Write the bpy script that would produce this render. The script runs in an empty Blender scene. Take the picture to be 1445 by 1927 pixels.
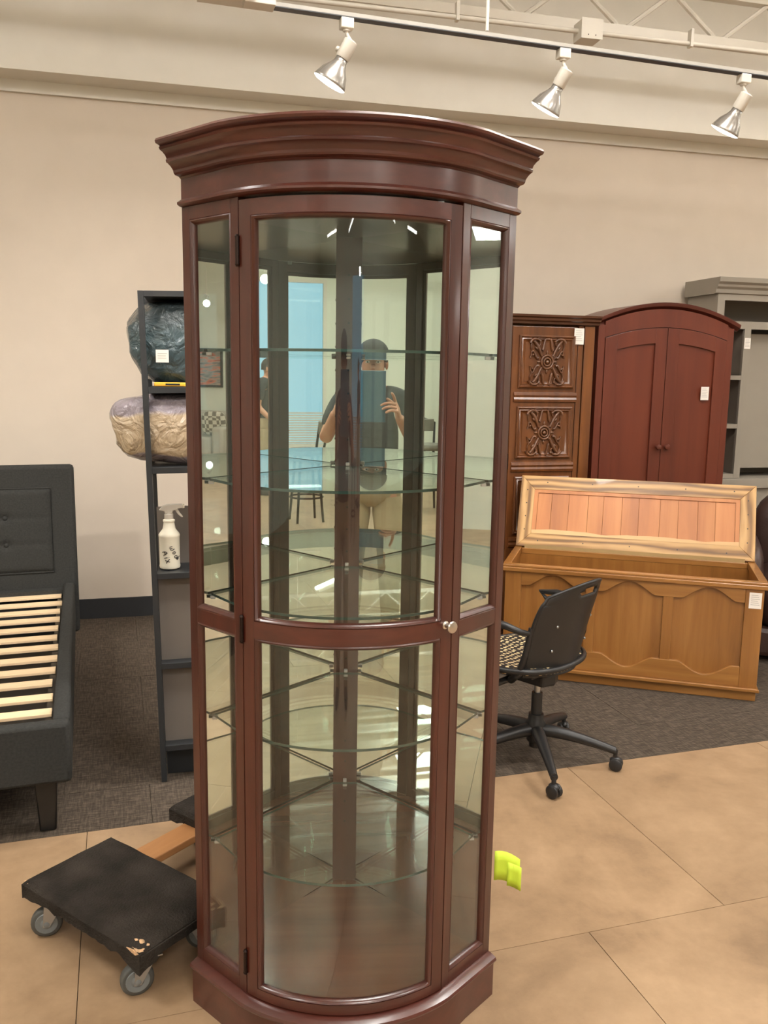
import bpy, bmesh, math, random
from mathutils import Matrix, Vector, noise
random.seed(7)
S = bpy.context.scene
COL = S.collection
# ------------------------------------------------------------------ camera
F_PX, PITCH, ROLL, CAM_H = 1620.0, 0.1599, 0.0154, 1.554
cd = bpy.data.cameras.new('camera'); cam = bpy.data.objects.new('camera', cd); COL.objects.link(cam)
cd.sensor_fit = 'VERTICAL'; cd.sensor_height = 36.0; cd.lens = 36.0*F_PX/1927.0
cd.clip_start = 0.02; cd.clip_end = 60
cam.matrix_world = Matrix.Translation((0, 0, CAM_H)) @ Matrix.Rotation(math.pi/2-PITCH, 4, 'X') @ Matrix.Rotation(ROLL, 4, 'Z')
S.camera = cam
# ------------------------------------------------------------------ world, exposure
wd_ = bpy.data.worlds.new('sky'); S.world = wd_; wd_.use_nodes = True
bg = wd_.node_tree.nodes['Background']; bg.inputs[0].default_value = (0.46, 0.74, 0.90, 1); bg.inputs[1].default_value = 1.25
S.view_settings.view_transform = 'Standard'; S.view_settings.look = 'None'
S.view_settings.gamma = 1.0; S.view_settings.use_curve_mapping = False
S.view_settings.exposure = 0.0
S.cycles.transparent_max_bounces = 48
S.cycles.max_bounces = 12; S.cycles.glossy_bounces = 8
S.cycles.caustics_reflective = False

WA = math.radians(14.5)          # direction of the walls
FA = math.radians(17.3)          # direction of the floor tiles
def rp(p, q, a=WA): return (p*math.cos(a)-q*math.sin(a), p*math.sin(a)+q*math.cos(a))
LIGHT_W = 78
def area_light(name, loc, sx, sy, power, col=(1, .98, .955), rot=(0, 0, WA), spread=math.pi):
    l = bpy.data.lights.new(name, 'AREA'); l.shape = 'RECTANGLE'; l.size = sx; l.size_y = sy
    l.energy = power; l.color = col; l.spread = spread
    o = bpy.data.objects.new(name, l); COL.objects.link(o); o.location = loc; o.rotation_euler = rot
    return o
# (p, q, power factor) of the ceiling fixtures; the fixtures themselves are built further down
FIX = [(-2.6, 2.2, .9), (1.0, 1.6, .9), (3.6, 2.6, .7), (-3.2, -1.2, .8), (0.6, -2.2, 1.0), (3.4, -1.6, .8), (-2.4, -5.2, 1.0), (1.6, -5.6, 1.0), (11.35, 1.46, .9), (7.6, -2.4, .9), (7.4, 3.9, .6)]
CEIL = 4.5
for p, q, k in FIX:
    x, y = rp(p, q); fz = 3.5 if p > 11 else 4.1
    area_light('ceiling_lamp_light', (x, y, fz), 1.15, .55, LIGHT_W*k)
    area_light('added_uplight', (x, y, fz+.075), 1.15, .55, LIGHT_W*k*1.2, rot=(math.pi, 0, WA))  # unseen upward lights added above the closed housings to brighten the ceiling

# ------------------------------------------------------------------ materials
def lin(c):
    return tuple(((v/255)/12.92 if v/255 <= .04045 else ((v/255+.055)/1.055)**2.4) for v in c)
class NT:
    def __init__(s, name):
        s.m = bpy.data.materials.new(name); s.m.use_nodes = True; s.t = s.m.node_tree
        s.b = s.t.nodes['Principled BSDF']; s.out = s.t.nodes['Material Output']
    def n(s, typ, **kw):
        nd = s.t.nodes.new(typ)
        for k, v in kw.items():
            if k.startswith('i_'): nd.inputs[k[2:].replace('_', ' ')].default_value = v
            else: setattr(nd, k, v)
        return nd
    def l(s, a, b): s.t.links.new(a, b)
def coords(N, scale=(1, 1, 1), rot=(0, 0, 0)):
    tc = N.n('ShaderNodeTexCoord'); mp = N.n('ShaderNodeMapping'); mp.inputs['Scale'].default_value = scale
    mp.inputs['Rotation'].default_value = rot
    N.l(tc.outputs['Object'], mp.inputs['Vector']); return mp.outputs['Vector']
def ramp(N, fac, stops):
    r = N.n('ShaderNodeValToRGB'); e = r.color_ramp.elements
    while len(e) < len(stops): e.new(.5)
    for i, (p, c) in enumerate(stops): e[i].position = p; e[i].color = (*c, 1)
    N.l(fac, r.inputs[0]); return r.outputs[0]
def plain(name, rgb, rough=.5, metal=0, coat=0, var=.06, vs=6, bump=0, bs=60, spec=.5):
    N = NT(name); c = lin(rgb)
    nz = N.n('ShaderNodeTexNoise', i_Scale=vs, i_Detail=4.0); N.l(coords(N), nz.inputs['Vector'])
    lo = tuple(v*(1-var) for v in c); hi = tuple(min(1, v*(1+var)) for v in c)
    N.l(ramp(N, nz.outputs['Fac'], [(.3, lo), (.7, hi)]), N.b.inputs['Base Color'])
    N.b.inputs['Roughness'].default_value = rough; N.b.inputs['Metallic'].default_value = metal
    N.b.inputs['Coat Weight'].default_value = coat; N.b.inputs['Coat Roughness'].default_value = .12
    N.b.inputs['Specular IOR Level'].default_value = spec
    if bump:
        b2 = N.n('ShaderNodeTexNoise', i_Scale=bs, i_Detail=3.0); N.l(coords(N), b2.inputs['Vector'])
        bp = N.n('ShaderNodeBump', i_Strength=bump, i_Distance=.01); N.l(b2.outputs['Fac'], bp.inputs['Height']); N.l(bp.outputs[0], N.b.inputs['Normal'])
    return N.m
def wood(name, dark, mid, light, rough=.35, coat=.3, axis='z', fine=38, strong=.6, grain=3.0):
    N = NT(name); k = .07
    sc = {'z': (1, 1, k), 'x': (k, 1, 1), 'y': (1, k, 1)}[axis]
    v = coords(N, sc)
    n1 = N.n('ShaderNodeTexNoise', i_Scale=fine, i_Detail=6.0, i_Roughness=.6, i_Distortion=.4); N.l(v, n1.inputs['Vector'])
    n2 = N.n('ShaderNodeTexNoise', i_Scale=grain, i_Detail=3.0, i_Distortion=1.5); N.l(v, n2.inputs['Vector'])
    mx = N.n('ShaderNodeMix', data_type='FLOAT'); mx.inputs[0].default_value = strong
    N.l(n1.outputs['Fac'], mx.inputs[2]); N.l(n2.outputs['Fac'], mx.inputs[3])
    N.l(ramp(N, mx.outputs[0], [(.28, lin(dark)), (.5, lin(mid)), (.72, lin(light))]), N.b.inputs['Base Color'])
    N.b.inputs['Roughness'].default_value = rough; N.b.inputs['Coat Weight'].default_value = coat; N.b.inputs['Coat Roughness'].default_value = .15
    bp = N.n('ShaderNodeBump', i_Strength=.08, i_Distance=.003); N.l(n1.outputs['Fac'], bp.inputs['Height']); N.l(bp.outputs[0], N.b.inputs['Normal'])
    return N.m
def ring_wood(name, dark, mid, light, axis='x', scale=9, rough=.3, coat=.4, dist=6):
    N = NT(name); k = .12
    sc = {'z': (1, 1, k), 'x': (k, 1, 1), 'y': (1, k, 1)}[axis]
    v = coords(N, sc)
    w = N.n('ShaderNodeTexWave', i_Scale=scale, i_Distortion=dist, i_Detail=3.0, wave_type='RINGS', rings_direction={'z': 'Z', 'x': 'X', 'y': 'Y'}[axis]); N.l(v, w.inputs['Vector'])
    w.inputs['Detail Scale'].default_value = 1.2
    n1 = N.n('ShaderNodeTexNoise', i_Scale=45, i_Detail=4.0); N.l(v, n1.inputs['Vector'])
    mx = N.n('ShaderNodeMix', data_type='FLOAT'); mx.inputs[0].default_value = .45
    N.l(w.outputs['Fac'], mx.inputs[2]); N.l(n1.outputs['Fac'], mx.inputs[3])
    N.l(ramp(N, mx.outputs[0], [(.2, lin(dark)), (.45, lin(mid)), (.75, lin(light))]), N.b.inputs['Base Color'])
    N.b.inputs['Roughness'].default_value = rough; N.b.inputs['Coat Weight'].default_value = coat
    return N.m
def glass_mat(name, tint, f0=.04, gain=1.0):
    N = NT(name); N.t.nodes.remove(N.b)
    tr = N.n('ShaderNodeBsdfTransparent'); tr.inputs[0].default_value = (*tint, 1)
    gl = N.n('ShaderNodeBsdfGlossy', i_Roughness=0.0); gl.inputs[0].default_value = (.95, 1, .98, 1)
    lw = N.n('ShaderNodeLayerWeight'); lw.inputs[0].default_value = .5
    pw = N.n('ShaderNodeMath', operation='POWER'); pw.inputs[1].default_value = 5; N.l(lw.outputs['Facing'], pw.inputs[0])
    ml = N.n('ShaderNodeMath', operation='MULTIPLY_ADD'); ml.inputs[1].default_value = (1-f0)*gain; ml.inputs[2].default_value = f0
    N.l(pw.outputs[0], ml.inputs[0]); ms = N.n('ShaderNodeMixShader')
    N.l(ml.outputs[0], ms.inputs[0]); N.l(tr.outputs[0], ms.inputs[1]); N.l(gl.outputs[0], ms.inputs[2]); N.l(ms.outputs[0], N.out.inputs[0])
    return N.m
def emit(name, rgb, st):
    N = NT(name); N.b.inputs['Base Color'].default_value = (*rgb, 1)
    N.b.inputs['Emission Color'].default_value = (*rgb, 1); N.b.inputs['Emission Strength'].default_value = st
    return N.m

M = {}
M['wall'] = plain('wall_paint', (206, 193, 177), .7, var=.02, bump=.03, bs=250)
M['wall_white'] = plain('white_wall_paint', (232, 228, 218), .6, var=.02, bump=.03, bs=250)
M['wall_rear'] = plain('pale_green_white_paint', (214, 216, 200), .6, var=.02)
M['deck'] = plain('ceiling_paint', (232, 228, 220), .6, var=.03)
M['baseboard'] = plain('black_vinyl_base', (45, 46, 48), .45, var=.05)
M['cherry'] = wood('cherry_stain', (48, 19, 12), (67, 28, 18), (86, 39, 26), .32, .5, 'z', 30, .5)
M['cherry_x'] = wood('cherry_stain_across', (54, 24, 17), (75, 35, 26), (94, 47, 36), .32, .5, 'x', 30, .5)
M['cherry_dark'] = wood('cherry_interior', (48, 24, 18), (66, 33, 25), (84, 44, 33), .3, .4, 'z', 24, .5)
M['cherry_top'] = wood('cherry_cabinet_top', (34, 22, 18), (44, 29, 24), (54, 36, 30), .3, .4, 'x', 24, .5)
M['deckwood'] = wood('cherry_deck', (82, 44, 30), (100, 56, 38), (116, 68, 46), .25, .6, 'x', 24, .5)
M['mirror'] = NT('mirror_silver').m
_b = M['mirror'].node_tree.nodes['Principled BSDF']; _b.inputs['Metallic'].default_value = 1; _b.inputs['Roughness'].default_value = 0.0; _b.inputs['Base Color'].default_value = (.84, .90, .87, 1)
M['glass'] = glass_mat('clear_glass', (.98, .99, .985), .045)
M['shelf_glass'] = glass_mat('shelf_glass', (.955, .985, .97), .04)
M['glass_edge'] = plain('glass_edge', (42, 70, 64), .15, var=.1, coat=.5)
M['nickel'] = plain('brushed_nickel', (205, 198, 188), .3, metal=1, var=.02)
M['steel'] = plain('zinc_steel', (170, 172, 172), .3, metal=1, var=.05)
M['dark_metal'] = plain('aged_bronze', (48, 36, 32), .4, metal=.8)
M['clip'] = plain('clear_plastic_clip', (205, 200, 190), .3)
M['char_fabric'] = plain('charcoal_upholstery', (52, 52, 50), .9, var=.18, vs=120, bump=.25, bs=500, spec=.2)
M['slat'] = wood('pale_slat_wood', (222, 186, 142), (236, 206, 166), (244, 220, 186), .5, 0, 'x', 20, .4)
M['black_wood'] = plain('black_leg', (22, 21, 20), .35)
M['black_frame'] = plain('black_laminate', (40, 42, 44), .45, var=.05)
M['grey_panel'] = plain('grey_laminate', (112, 105, 98), .55, var=.03)
M['black_plastic'] = plain('black_plastic', (32, 31, 31), .4, var=.05)
M['oak'] = wood('golden_oak', (112, 70, 28), (142, 94, 44), (164, 114, 60), .3, .35, 'z', 26, .5)
M['oak_x'] = wood('golden_oak_across', (122, 78, 34), (150, 102, 50), (176, 126, 70), .3, .35, 'x', 26, .5)
M['lid_oak'] = ring_wood('varnished_lid_oak', (108, 74, 34), (156, 114, 62), (188, 148, 92), 'x', 7, .38, .2, 9)
M['lid_oak_z'] = ring_wood('varnished_lid_oak_upright', (112, 78, 36), (162, 120, 66), (192, 152, 96), 'z', 7, .38, .2, 9)
M['cedar'] = [wood('cedar_%d' % i, (152-8*i, 92-6*i, 50-4*i), (178-6*i, 112-5*i, 60-5*i), (194-5*i, 130-4*i, 74-4*i), .45, .05, 'z', 22, .55, 5) for i in range(3)]
M['walnut'] = wood('carved_walnut', (56, 30, 14), (98, 56, 26), (132, 80, 38), .33, .4, 'z', 24, .5)
M['walnut_dark'] = wood('carved_walnut_dark', (46, 26, 16), (72, 42, 26), (96, 60, 38), .3, .5, 'x', 24, .5)
M['walnut_carve'] = wood('carved_relief', (62, 36, 20), (96, 58, 32), (124, 80, 46), .35, .4, 'z', 24, .5)
M['mahog'] = wood('mahogany', (78, 32, 19), (98, 43, 26), (112, 52, 32), .4, .2, 'z', 14, .6, 2)
M['mahog_dark'] = wood('mahogany_crown', (66, 28, 20), (84, 36, 26), (98, 44, 32), .4, .2, 'x', 14, .6, 2)
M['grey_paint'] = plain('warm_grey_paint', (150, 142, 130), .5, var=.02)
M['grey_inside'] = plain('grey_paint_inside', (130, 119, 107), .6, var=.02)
M['sapwood'] = wood('cedar_sapwood', (190, 148, 96), (204, 164, 112), (216, 178, 128), .45, .1, 'x', 16, .5)
M['runner'] = wood('raw_pine_runner', (128, 84, 46), (160, 112, 68), (184, 138, 92), .5, .1, 'x', 16, .5)
M['pad'] = plain('worn_black_carpet', (50, 45, 40), .95, var=.45, vs=9, bump=.6, bs=160, spec=.15)
M['fray'] = plain('bare_wood_patch', (206, 168, 128), .8, var=.3, vs=80)
M['rubber'] = plain('grey_rubber', (74, 74, 70), .6)
M['wheel_hub'] = plain('grey_wheel_hub', (112, 116, 116), .35)
M['white_plastic'] = plain('milky_plastic', (232, 226, 206), .4, var=.02)
M['clear_plastic'] = plain('translucent_trigger', (196, 188, 174), .3, var=.05)
M['ink'] = plain('black_marker_ink', (22, 20, 20), .6)
M['paper'] = plain('white_card', (236, 230, 222), .6, var=.01)
M['print'] = plain('grey_print', (170, 166, 160), .7)
M['lime'] = plain('lime_paper', (212, 240, 70), .6, var=.04)
M['yellow'] = plain('yellow_plastic', (250, 186, 60), .4)
M['white_metal'] = plain('white_enamel', (214, 208, 196), .4, var=.02)
M['track_white'] = plain('track_enamel', (168, 164, 156), .6)
M['track_black'] = plain('track_slot', (70, 72, 76), .5)
M['lamp_silver'] = plain('lamp_reflector_glass', (168, 164, 158), .25, metal=.7, var=.04)
M['bulb'] = emit('bulb_face', (1, .95, .88), 9)
M['tube'] = emit('fluorescent_tube', (1, .97, .93), 14)
M['diffuser'] = emit('light_diffuser', (1, .96, .9), 7)
M['skin'] = plain('skin', (196, 140, 112), .55, var=.05, spec=.3)
M['hair'] = plain('dark_hair', (34, 26, 22), .7)
M['shirt'] = plain('dark_shirt', (36, 40, 44), .85, var=.1)
M['khaki'] = plain('khaki_cloth', (168, 148, 116), .85, var=.08)
M['shoe'] = plain('dark_shoe', (38, 34, 32), .6)
M['tablet'] = plain('blue_tablet_case', (46, 84, 100), .3, coat=.3)
M['lens'] = plain('lens_black', (12, 12, 14), .1)
M['eye'] = plain('eye_white', (226, 220, 212), .3)
M['lip'] = plain('lip', (160, 96, 84), .5)
M['leather'] = plain('dark_brown_leather', (56, 38, 32), .4, var=.15, bump=.2, bs=120)
M['linen'] = plain('grey_linen', (182, 176, 162), .9, var=.05)
M['stool_seat'] = plain('grey_brown_vinyl', (110, 104, 92), .6)

def brick_like(N): pass
def floor_mat():
    N = NT('tan_floor_tile'); oi = N.n('ShaderNodeObjectInfo'); tc = N.n('ShaderNodeNewGeometry')
    n1 = N.n('ShaderNodeTexNoise', i_Scale=1.7, i_Detail=6.0, i_Roughness=.62, i_Distortion=.8); N.l(tc.outputs['Position'], n1.inputs['Vector'])
    n2 = N.n('ShaderNodeTexNoise', i_Scale=9.0, i_Detail=5.0, i_Roughness=.7); N.l(tc.outputs['Position'], n2.inputs['Vector'])
    mx = N.n('ShaderNodeMix', data_type='FLOAT'); mx.inputs[0].default_value = .35
    N.l(n1.outputs['Fac'], mx.inputs[2]); N.l(n2.outputs['Fac'], mx.inputs[3])
    c = ramp(N, mx.outputs[0], [(.3, lin((120, 97, 73))), (.48, lin((150, 123, 94))), (.66, lin((170, 142, 111)))])
    hs = N.n('ShaderNodeHueSaturation'); mr = N.n('ShaderNodeMapRange'); mr.inputs[3].default_value = .93; mr.inputs[4].default_value = 1.05
    N.l(oi.outputs['Random'], mr.inputs[0]); N.l(mr.outputs[0], hs.inputs['Value']); N.l(c, hs.inputs['Color'])
    N.l(hs.outputs[0], N.b.inputs['Base Color']); N.b.inputs['Roughness'].default_value = .42
    bp = N.n('ShaderNodeBump', i_Strength=.1, i_Distance=.004); N.l(n2.outputs['Fac'], bp.inputs['Height']); N.l(bp.outputs[0], N.b.inputs['Normal'])
    return N.m
M['tile'] = floor_mat()
def carpet_mat(name, off):
    N = NT(name); v = coords(N, (1, 1, 1))
    def streak(sx, sy):
        mp = N.n('ShaderNodeMapping'); mp.inputs['Scale'].default_value = (sx, sy, 1); mp.inputs['Location'].default_value = (off, off*2, 0); N.l(v, mp.inputs['Vector'])
        nn = N.n('ShaderNodeTexNoise', i_Scale=1.0, i_Detail=4.0, i_Roughness=.7); N.l(mp.outputs[0], nn.inputs['Vector']); return nn.outputs['Fac']
    a = streak(14, 150); b = streak(150, 14)
    mx = N.n('ShaderNodeMix', data_type='FLOAT'); mx.inputs[0].default_value = .42; N.l(a, mx.inputs[2]); N.l(b, mx.inputs[3])
    N.l(ramp(N, mx.outputs[0], [(.36, lin((56, 49, 42))), (.5, lin((77, 68, 59))), (.64, lin((108, 97, 85)))]), N.b.inputs['Base Color'])
    N.b.inputs['Roughness'].default_value = .95; N.b.inputs['Specular IOR Level'].default_value = .1
    bp = N.n('ShaderNodeBump', i_Strength=.4, i_Distance=.004); N.l(mx.outputs[0], bp.inputs['Height']); N.l(bp.outputs[0], N.b.inputs['Normal'])
    return N.m
M['carpet'] = carpet_mat('woven_carpet_tile', 0)
def seat_mat():
    N = NT('perforated_seat'); v = coords(N, (34, 52, 0))
    vo = N.n('ShaderNodeTexVoronoi', i_Scale=1.0, i_Randomness=.35, voronoi_dimensions='2D'); N.l(v, vo.inputs['Vector'])
    N.l(ramp(N, vo.outputs['Distance'], [(.24, lin((222, 196, 148))), (.30, lin((34, 32, 30)))]), N.b.inputs['Base Color'])
    N.b.inputs['Roughness'].default_value = .5; return N.m
M['seat_perf'] = seat_mat()
def bag_mat(name, stops, rough=.75):
    N = NT(name); tc = N.n('ShaderNodeTexCoord'); sp = N.n('ShaderNodeSeparateXYZ'); N.l(tc.outputs['Object'], sp.inputs[0])
    nz = N.n('ShaderNodeTexNoise', i_Scale=6, i_Detail=2.0); N.l(tc.outputs['Object'], nz.inputs['Vector'])
    ad = N.n('ShaderNodeMath', operation='MULTIPLY_ADD'); ad.inputs[1].default_value = .08; N.l(nz.outputs['Fac'], ad.inputs[0]); N.l(sp.outputs['Z'], ad.inputs[2])
    mr = N.n('ShaderNodeMapRange'); mr.inputs[1].default_value = 0; mr.inputs[2].default_value = .30; N.l(ad.outputs[0], mr.inputs[0])
    N.l(ramp(N, mr.outputs[0], [(a, lin(c)) for a, c in stops]), N.b.inputs['Base Color'])
    N.b.inputs['Roughness'].default_value = rough; N.b.inputs['Coat Weight'].default_value = 1; N.b.inputs['Coat Roughness'].default_value = .12
    w = N.n('ShaderNodeTexNoise', i_Scale=9, i_Detail=5.0, i_Distortion=2.5); N.l(tc.outputs['Object'], w.inputs['Vector'])
    bp = N.n('ShaderNodeBump', i_Strength=.8, i_Distance=.03); N.l(w.outputs['Fac'], bp.inputs['Height']); N.l(bp.outputs[0], N.b.inputs['Coat Normal'])
    N.l(bp.outputs[0], N.b.inputs['Normal'])
    return N.m
M['teal_bag'] = bag_mat('teal_bedding_in_plastic', [(.0, (40, 62, 70)), (.7, (58, 80, 86)), (.9, (46, 60, 64))])
M['beige_bag'] = bag_mat('beige_bedding_in_plastic', [(.0, (138, 128, 134)), (.22, (138, 128, 134)), (.25, (178, 158, 128)), (.72, (186, 166, 138)), (.76, (142, 132, 140))])
def art_mat():
    N = NT('abstract_painting'); v = coords(N, (1, 1, 5))
    nz = N.n('ShaderNodeTexNoise', i_Scale=4, i_Detail=5.0); N.l(v, nz.inputs['Vector'])
    N.l(ramp(N, nz.outputs['Fac'], [(.35, lin((52, 58, 66))), (.5, lin((150, 140, 132))), (.58, lin((204, 96, 62))), (.7, lin((60, 50, 48)))]), N.b.inputs['Base Color']); return N.m
M['art'] = art_mat()
def check_mat():
    N = NT('patterned_cushion'); v = coords(N, (14, 14, 14)); c = N.n('ShaderNodeTexChecker', i_Scale=1.0); N.l(v, c.inputs[0])
    c.inputs[1].default_value = (*lin((216, 208, 190)), 1); c.inputs[2].default_value = (*lin((120, 112, 100)), 1)
    N.l(c.outputs[0], N.b.inputs['Base Color']); N.b.inputs['Roughness'].default_value = .9; return N.m
M['check'] = check_mat()

# ------------------------------------------------------------------ mesh helpers
I4 = Matrix.Identity(4)
def T(x=0, y=0, z=0): return Matrix.Translation((x, y, z))
def R(a, ax='Z'): return Matrix.Rotation(a, 4, ax)
class MB:
    def __init__(s): s.v = []; s.f = []; s.mi = []
    def raw(s, vs, fs, m=None, mi=0):
        o = len(s.v)
        s.v += [tuple((m @ Vector(p)) if m is not None else p) for p in vs]
        s.f += [tuple(i+o for i in f) for f in fs]; s.mi += [mi]*len(fs); return s
    def box(s, x0, x1, y0, y1, z0, z1, m=None, mi=0):
        return s.raw([(x, y, z) for z in (z0, z1) for y in (y0, y1) for x in (x0, x1)],
                     [(0, 2, 3, 1), (4, 5, 7, 6), (0, 1, 5, 4), (2, 6, 7, 3), (0, 4, 6, 2), (1, 3, 7, 5)], m, mi)
    def prism(s, poly, a, b, m=None, plane='xy', mi=0, side_mi=None):
        n = len(poly)
        def P(u, v, w): return (u, v, w) if plane == 'xy' else ((u, w, v) if plane == 'xz' else (w, u, v))
        vs = [P(u, v, a) for u, v in poly]+[P(u, v, b) for u, v in poly]
        s.raw(vs, [tuple(range(n))[::-1], tuple(range(n, 2*n))], m, mi)
        o = len(s.v)-2*n
        for i in range(n):
            j = (i+1) % n; s.f.append((o+i, o+j, o+n+j, o+n+i)); s.mi.append(mi if side_mi is None else side_mi)
        return s
    def rings(s, rs, m=None, cap=True, closed=False, mi=0, loop=False):
        n = len(rs[0]); vs = [p for r in rs for p in r]; fs = []
        k = len(rs)
        for a in range(k if loop else k-1):
            b = (a+1) % k
            for i in range(n):
                j = (i+1) % n; fs.append((a*n+i, a*n+j, b*n+j, b*n+i))
        if cap and not loop: fs += [tuple(range(n))[::-1], tuple(range((k-1)*n, k*n))]
        return s.raw(vs, fs, m, mi)
    def lathe(s, prof, n=20, m=None, mi=0, cap=True):
        return s.rings([[(r*math.cos(2*math.pi*i/n), r*math.sin(2*math.pi*i/n), z) for i in range(n)] for r, z in prof], m, cap, mi=mi)
    def tube(s, pts, r, n=8, m=None, loop=False, mi=0, flat=1.0):
        P = [Vector(p) for p in pts]; k = len(P); rr = r if isinstance(r, (list, tuple)) else [r]*k
        rs = []; up = None
        for i in range(k):
            a = P[(i-1) % k] if (i or loop) else P[0]; b = P[(i+1) % k] if (i < k-1 or loop) else P[-1]
            t = (b-a)
            if t.length < 1e-9: t = Vector((0, 0, 1))
            t.normalize()
            if up is None: up = Vector((0, 0, 1)) if abs(t.z) < .9 else Vector((1, 0, 0))
            u = (up-t*up.dot(t))
            if u.length < 1e-4: u = Vector((1, 0, 0))-t*t.x
            u.normalize(); w = t.cross(u); up = u
            rs.append([tuple(P[i]+u*(rr[i]*flat*math.cos(2*math.pi*j/n))+w*(rr[i]*math.sin(2*math.pi*j/n))) for j in range(n)])
        return s.rings(rs, m, True, mi=mi, loop=loop)
    def cyl(s, a, b, r, r2=None, n=14, m=None, mi=0): return s.tube([a, b], [r, r if r2 is None else r2], n, m, mi=mi)
    def ell(s, c, rad, nu=16, nv=10, m=None, p=1.0, mi=0):
        def pw(x): return math.copysign(abs(x)**p, x)
        rs = []
        for j in range(nv+1):
            t = -math.pi/2+math.pi*j/nv; ct = max(math.cos(t), .02)
            rs.append([(c[0]+rad[0]*pw(ct)*pw(math.cos(2*math.pi*i/nu)), c[1]+rad[1]*pw(ct)*pw(math.sin(2*math.pi*i/nu)), c[2]+rad[2]*pw(math.sin(t))) for i in range(nu)])
        return s.rings(rs, m, True, mi=mi)
    def grid(s, fn, nu, nv, m=None, mi=0, th=None):
        vs = [tuple(fn(i/nu, j/nv)) for j in range(nv+1) for i in range(nu+1)]
        fs = [(j*(nu+1)+i, j*(nu+1)+i+1, (j+1)*(nu+1)+i+1, (j+1)*(nu+1)+i) for j in range(nv) for i in range(nu)]
        return s.raw(vs, fs, m, mi)
    def build(s, name, mat, parent=None, smooth=None, bevel=0, loc=None, rot=None, disp=None, solid=0):
        me = bpy.data.meshes.new(name); me.from_pydata(s.v, [], s.f)
        for k in (mat if isinstance(mat, (list, tuple)) else [mat]): me.materials.append(k)
        me.polygons.foreach_set('material_index', s.mi)
        b = bmesh.new(); b.from_mesh(me); bmesh.ops.recalc_face_normals(b, faces=b.faces); b.to_mesh(me); b.free()
        if smooth is not None:
            me.polygons.foreach_set('use_smooth', [True]*len(me.polygons)); me.set_sharp_from_angle(angle=math.radians(smooth))
        me.update()
        o = bpy.data.objects.new(name, me); COL.objects.link(o)
        if parent: o.parent = parent
        if loc: o.location = loc
        if rot: o.rotation_euler = rot
        if solid:
            sm = o.modifiers.new('thickness', 'SOLIDIFY'); sm.thickness = solid; sm.offset = 0
        if bevel:
            bv = o.modifiers.new('bevel', 'BEVEL'); bv.width = bevel; bv.segments = 2; bv.limit_method = 'ANGLE'; bv.angle_limit = math.radians(40)
        return o
def tag(o, label=None, cat=None, group=None, kind=None):
    if label: o['label'] = label
    if cat: o['category'] = cat
    if group: o['group'] = group
    if kind: o['kind'] = kind
    return o
def empty(name, loc, rz=0, label=None, cat=None, group=None, tilt=0):
    o = bpy.data.objects.new(name, None); COL.objects.link(o); o.empty_display_size = .05
    o.location = loc; o.rotation_euler = (0, tilt, rz); return tag(o, label, cat, group)
def inst(src, name, parent=None, m=None, mat=None):
    o = bpy.data.objects.new(name, src.data); COL.objects.link(o)
    for md in src.modifiers:
        n = o.modifiers.new(md.name, md.type)
        if md.type == 'BEVEL': n.width = md.width; n.segments = md.segments; n.limit_method = 'ANGLE'; n.angle_limit = md.angle_limit
    if parent: o.parent = parent
    if m is not None: o.matrix_local = m
    return o
KIDS = {}
def copy_tree(o, parent=None, **kw):
    kids = [k for k in bpy.data.objects if k.parent == o]
    c = o.copy(); COL.objects.link(c); c.parent = parent
    for k in kids: copy_tree(k, c)
    return c
def skinned(name, verts, edges, radii, mat, parent=None, root=0, sub=2, m=None):
    me = bpy.data.meshes.new(name)
    me.from_pydata([tuple(m @ Vector(v)) if m is not None else v for v in verts], edges, [])
    o = bpy.data.objects.new(name, me); COL.objects.link(o)
    md = o.modifiers.new('skin', 'SKIN'); md.use_smooth_shade = True
    if not me.skin_vertices:
        b = bmesh.new(); b.from_mesh(me); b.verts.layers.skin.verify(); b.to_mesh(me); b.free()
    lay = me.skin_vertices[0].data
    for i, r in enumerate(radii): lay[i].radius = (r if isinstance(r, tuple) else (r, r)); lay[i].use_root = (i == root)
    ss = o.modifiers.new('sub', 'SUBSURF'); ss.levels = sub; ss.render_levels = sub
    me.materials.append(mat)
    if parent: o.parent = parent
    return o

# ------------------------------------------------------------------ setting
ROOM = empty('room', (0, 0, 0))
bpy.data.objects.remove(ROOM)
RM = R(WA)
P0, P1, Q0, Q1 = -6.0, 13.0, -8.0, 5.546
def struct(o): o['kind'] = 'structure'; return o
fl = struct(MB().box(P0-.2, P1+.2, Q0-.2, Q1+.2, -.2, -.014).build('floor', M['tile'], rot=(0, 0, WA)))
struct(MB().box(P0-.2, P1+.2, Q0-.2, Q1+.2, CEIL, CEIL+.15).build('ceiling', M['deck'], rot=(0, 0, WA)))
struct(MB().box(P0-.2, P1+.2, Q1, Q1+.15, -.014, CEIL).build('wall_back', M['wall'], rot=(0, 0, WA)))
struct(MB().box(P0-.15, P0, Q0, Q1, -.014, CEIL).build('wall_left', M['wall_rear'], rot=(0, 0, WA)))
struct(MB().box(P1, P1+.15, Q0, Q1, -.014, CEIL).build('wall_right', M['wall_rear'], rot=(0, 0, WA)))
WX0, WX1, WZ0, WZ1 = -1.38, .1, .46, 2.86
rw = MB().box(P0-.2, WX0, Q0-.15, Q0, -.014, CEIL).box(WX1, P1+.2, Q0-.15, Q0, -.014, CEIL)
rw.box(WX0, WX1, Q0-.15, Q0, -.014, WZ0).box(WX0, WX1, Q0-.15, Q0, WZ1, CEIL)
struct(rw.build('wall_rear', M['wall_rear'], rot=(0, 0, WA)))
struct(MB().box(P0, P1, Q1-.012, Q1, -.01, .125).build('baseboard_back', M['baseboard'], rot=(0, 0, WA)))
struct(MB().box(P0, P1, Q1-.02, Q1, 3.09, 3.155).build('trim_1', M['wall_white'], rot=(0, 0, WA)))
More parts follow.
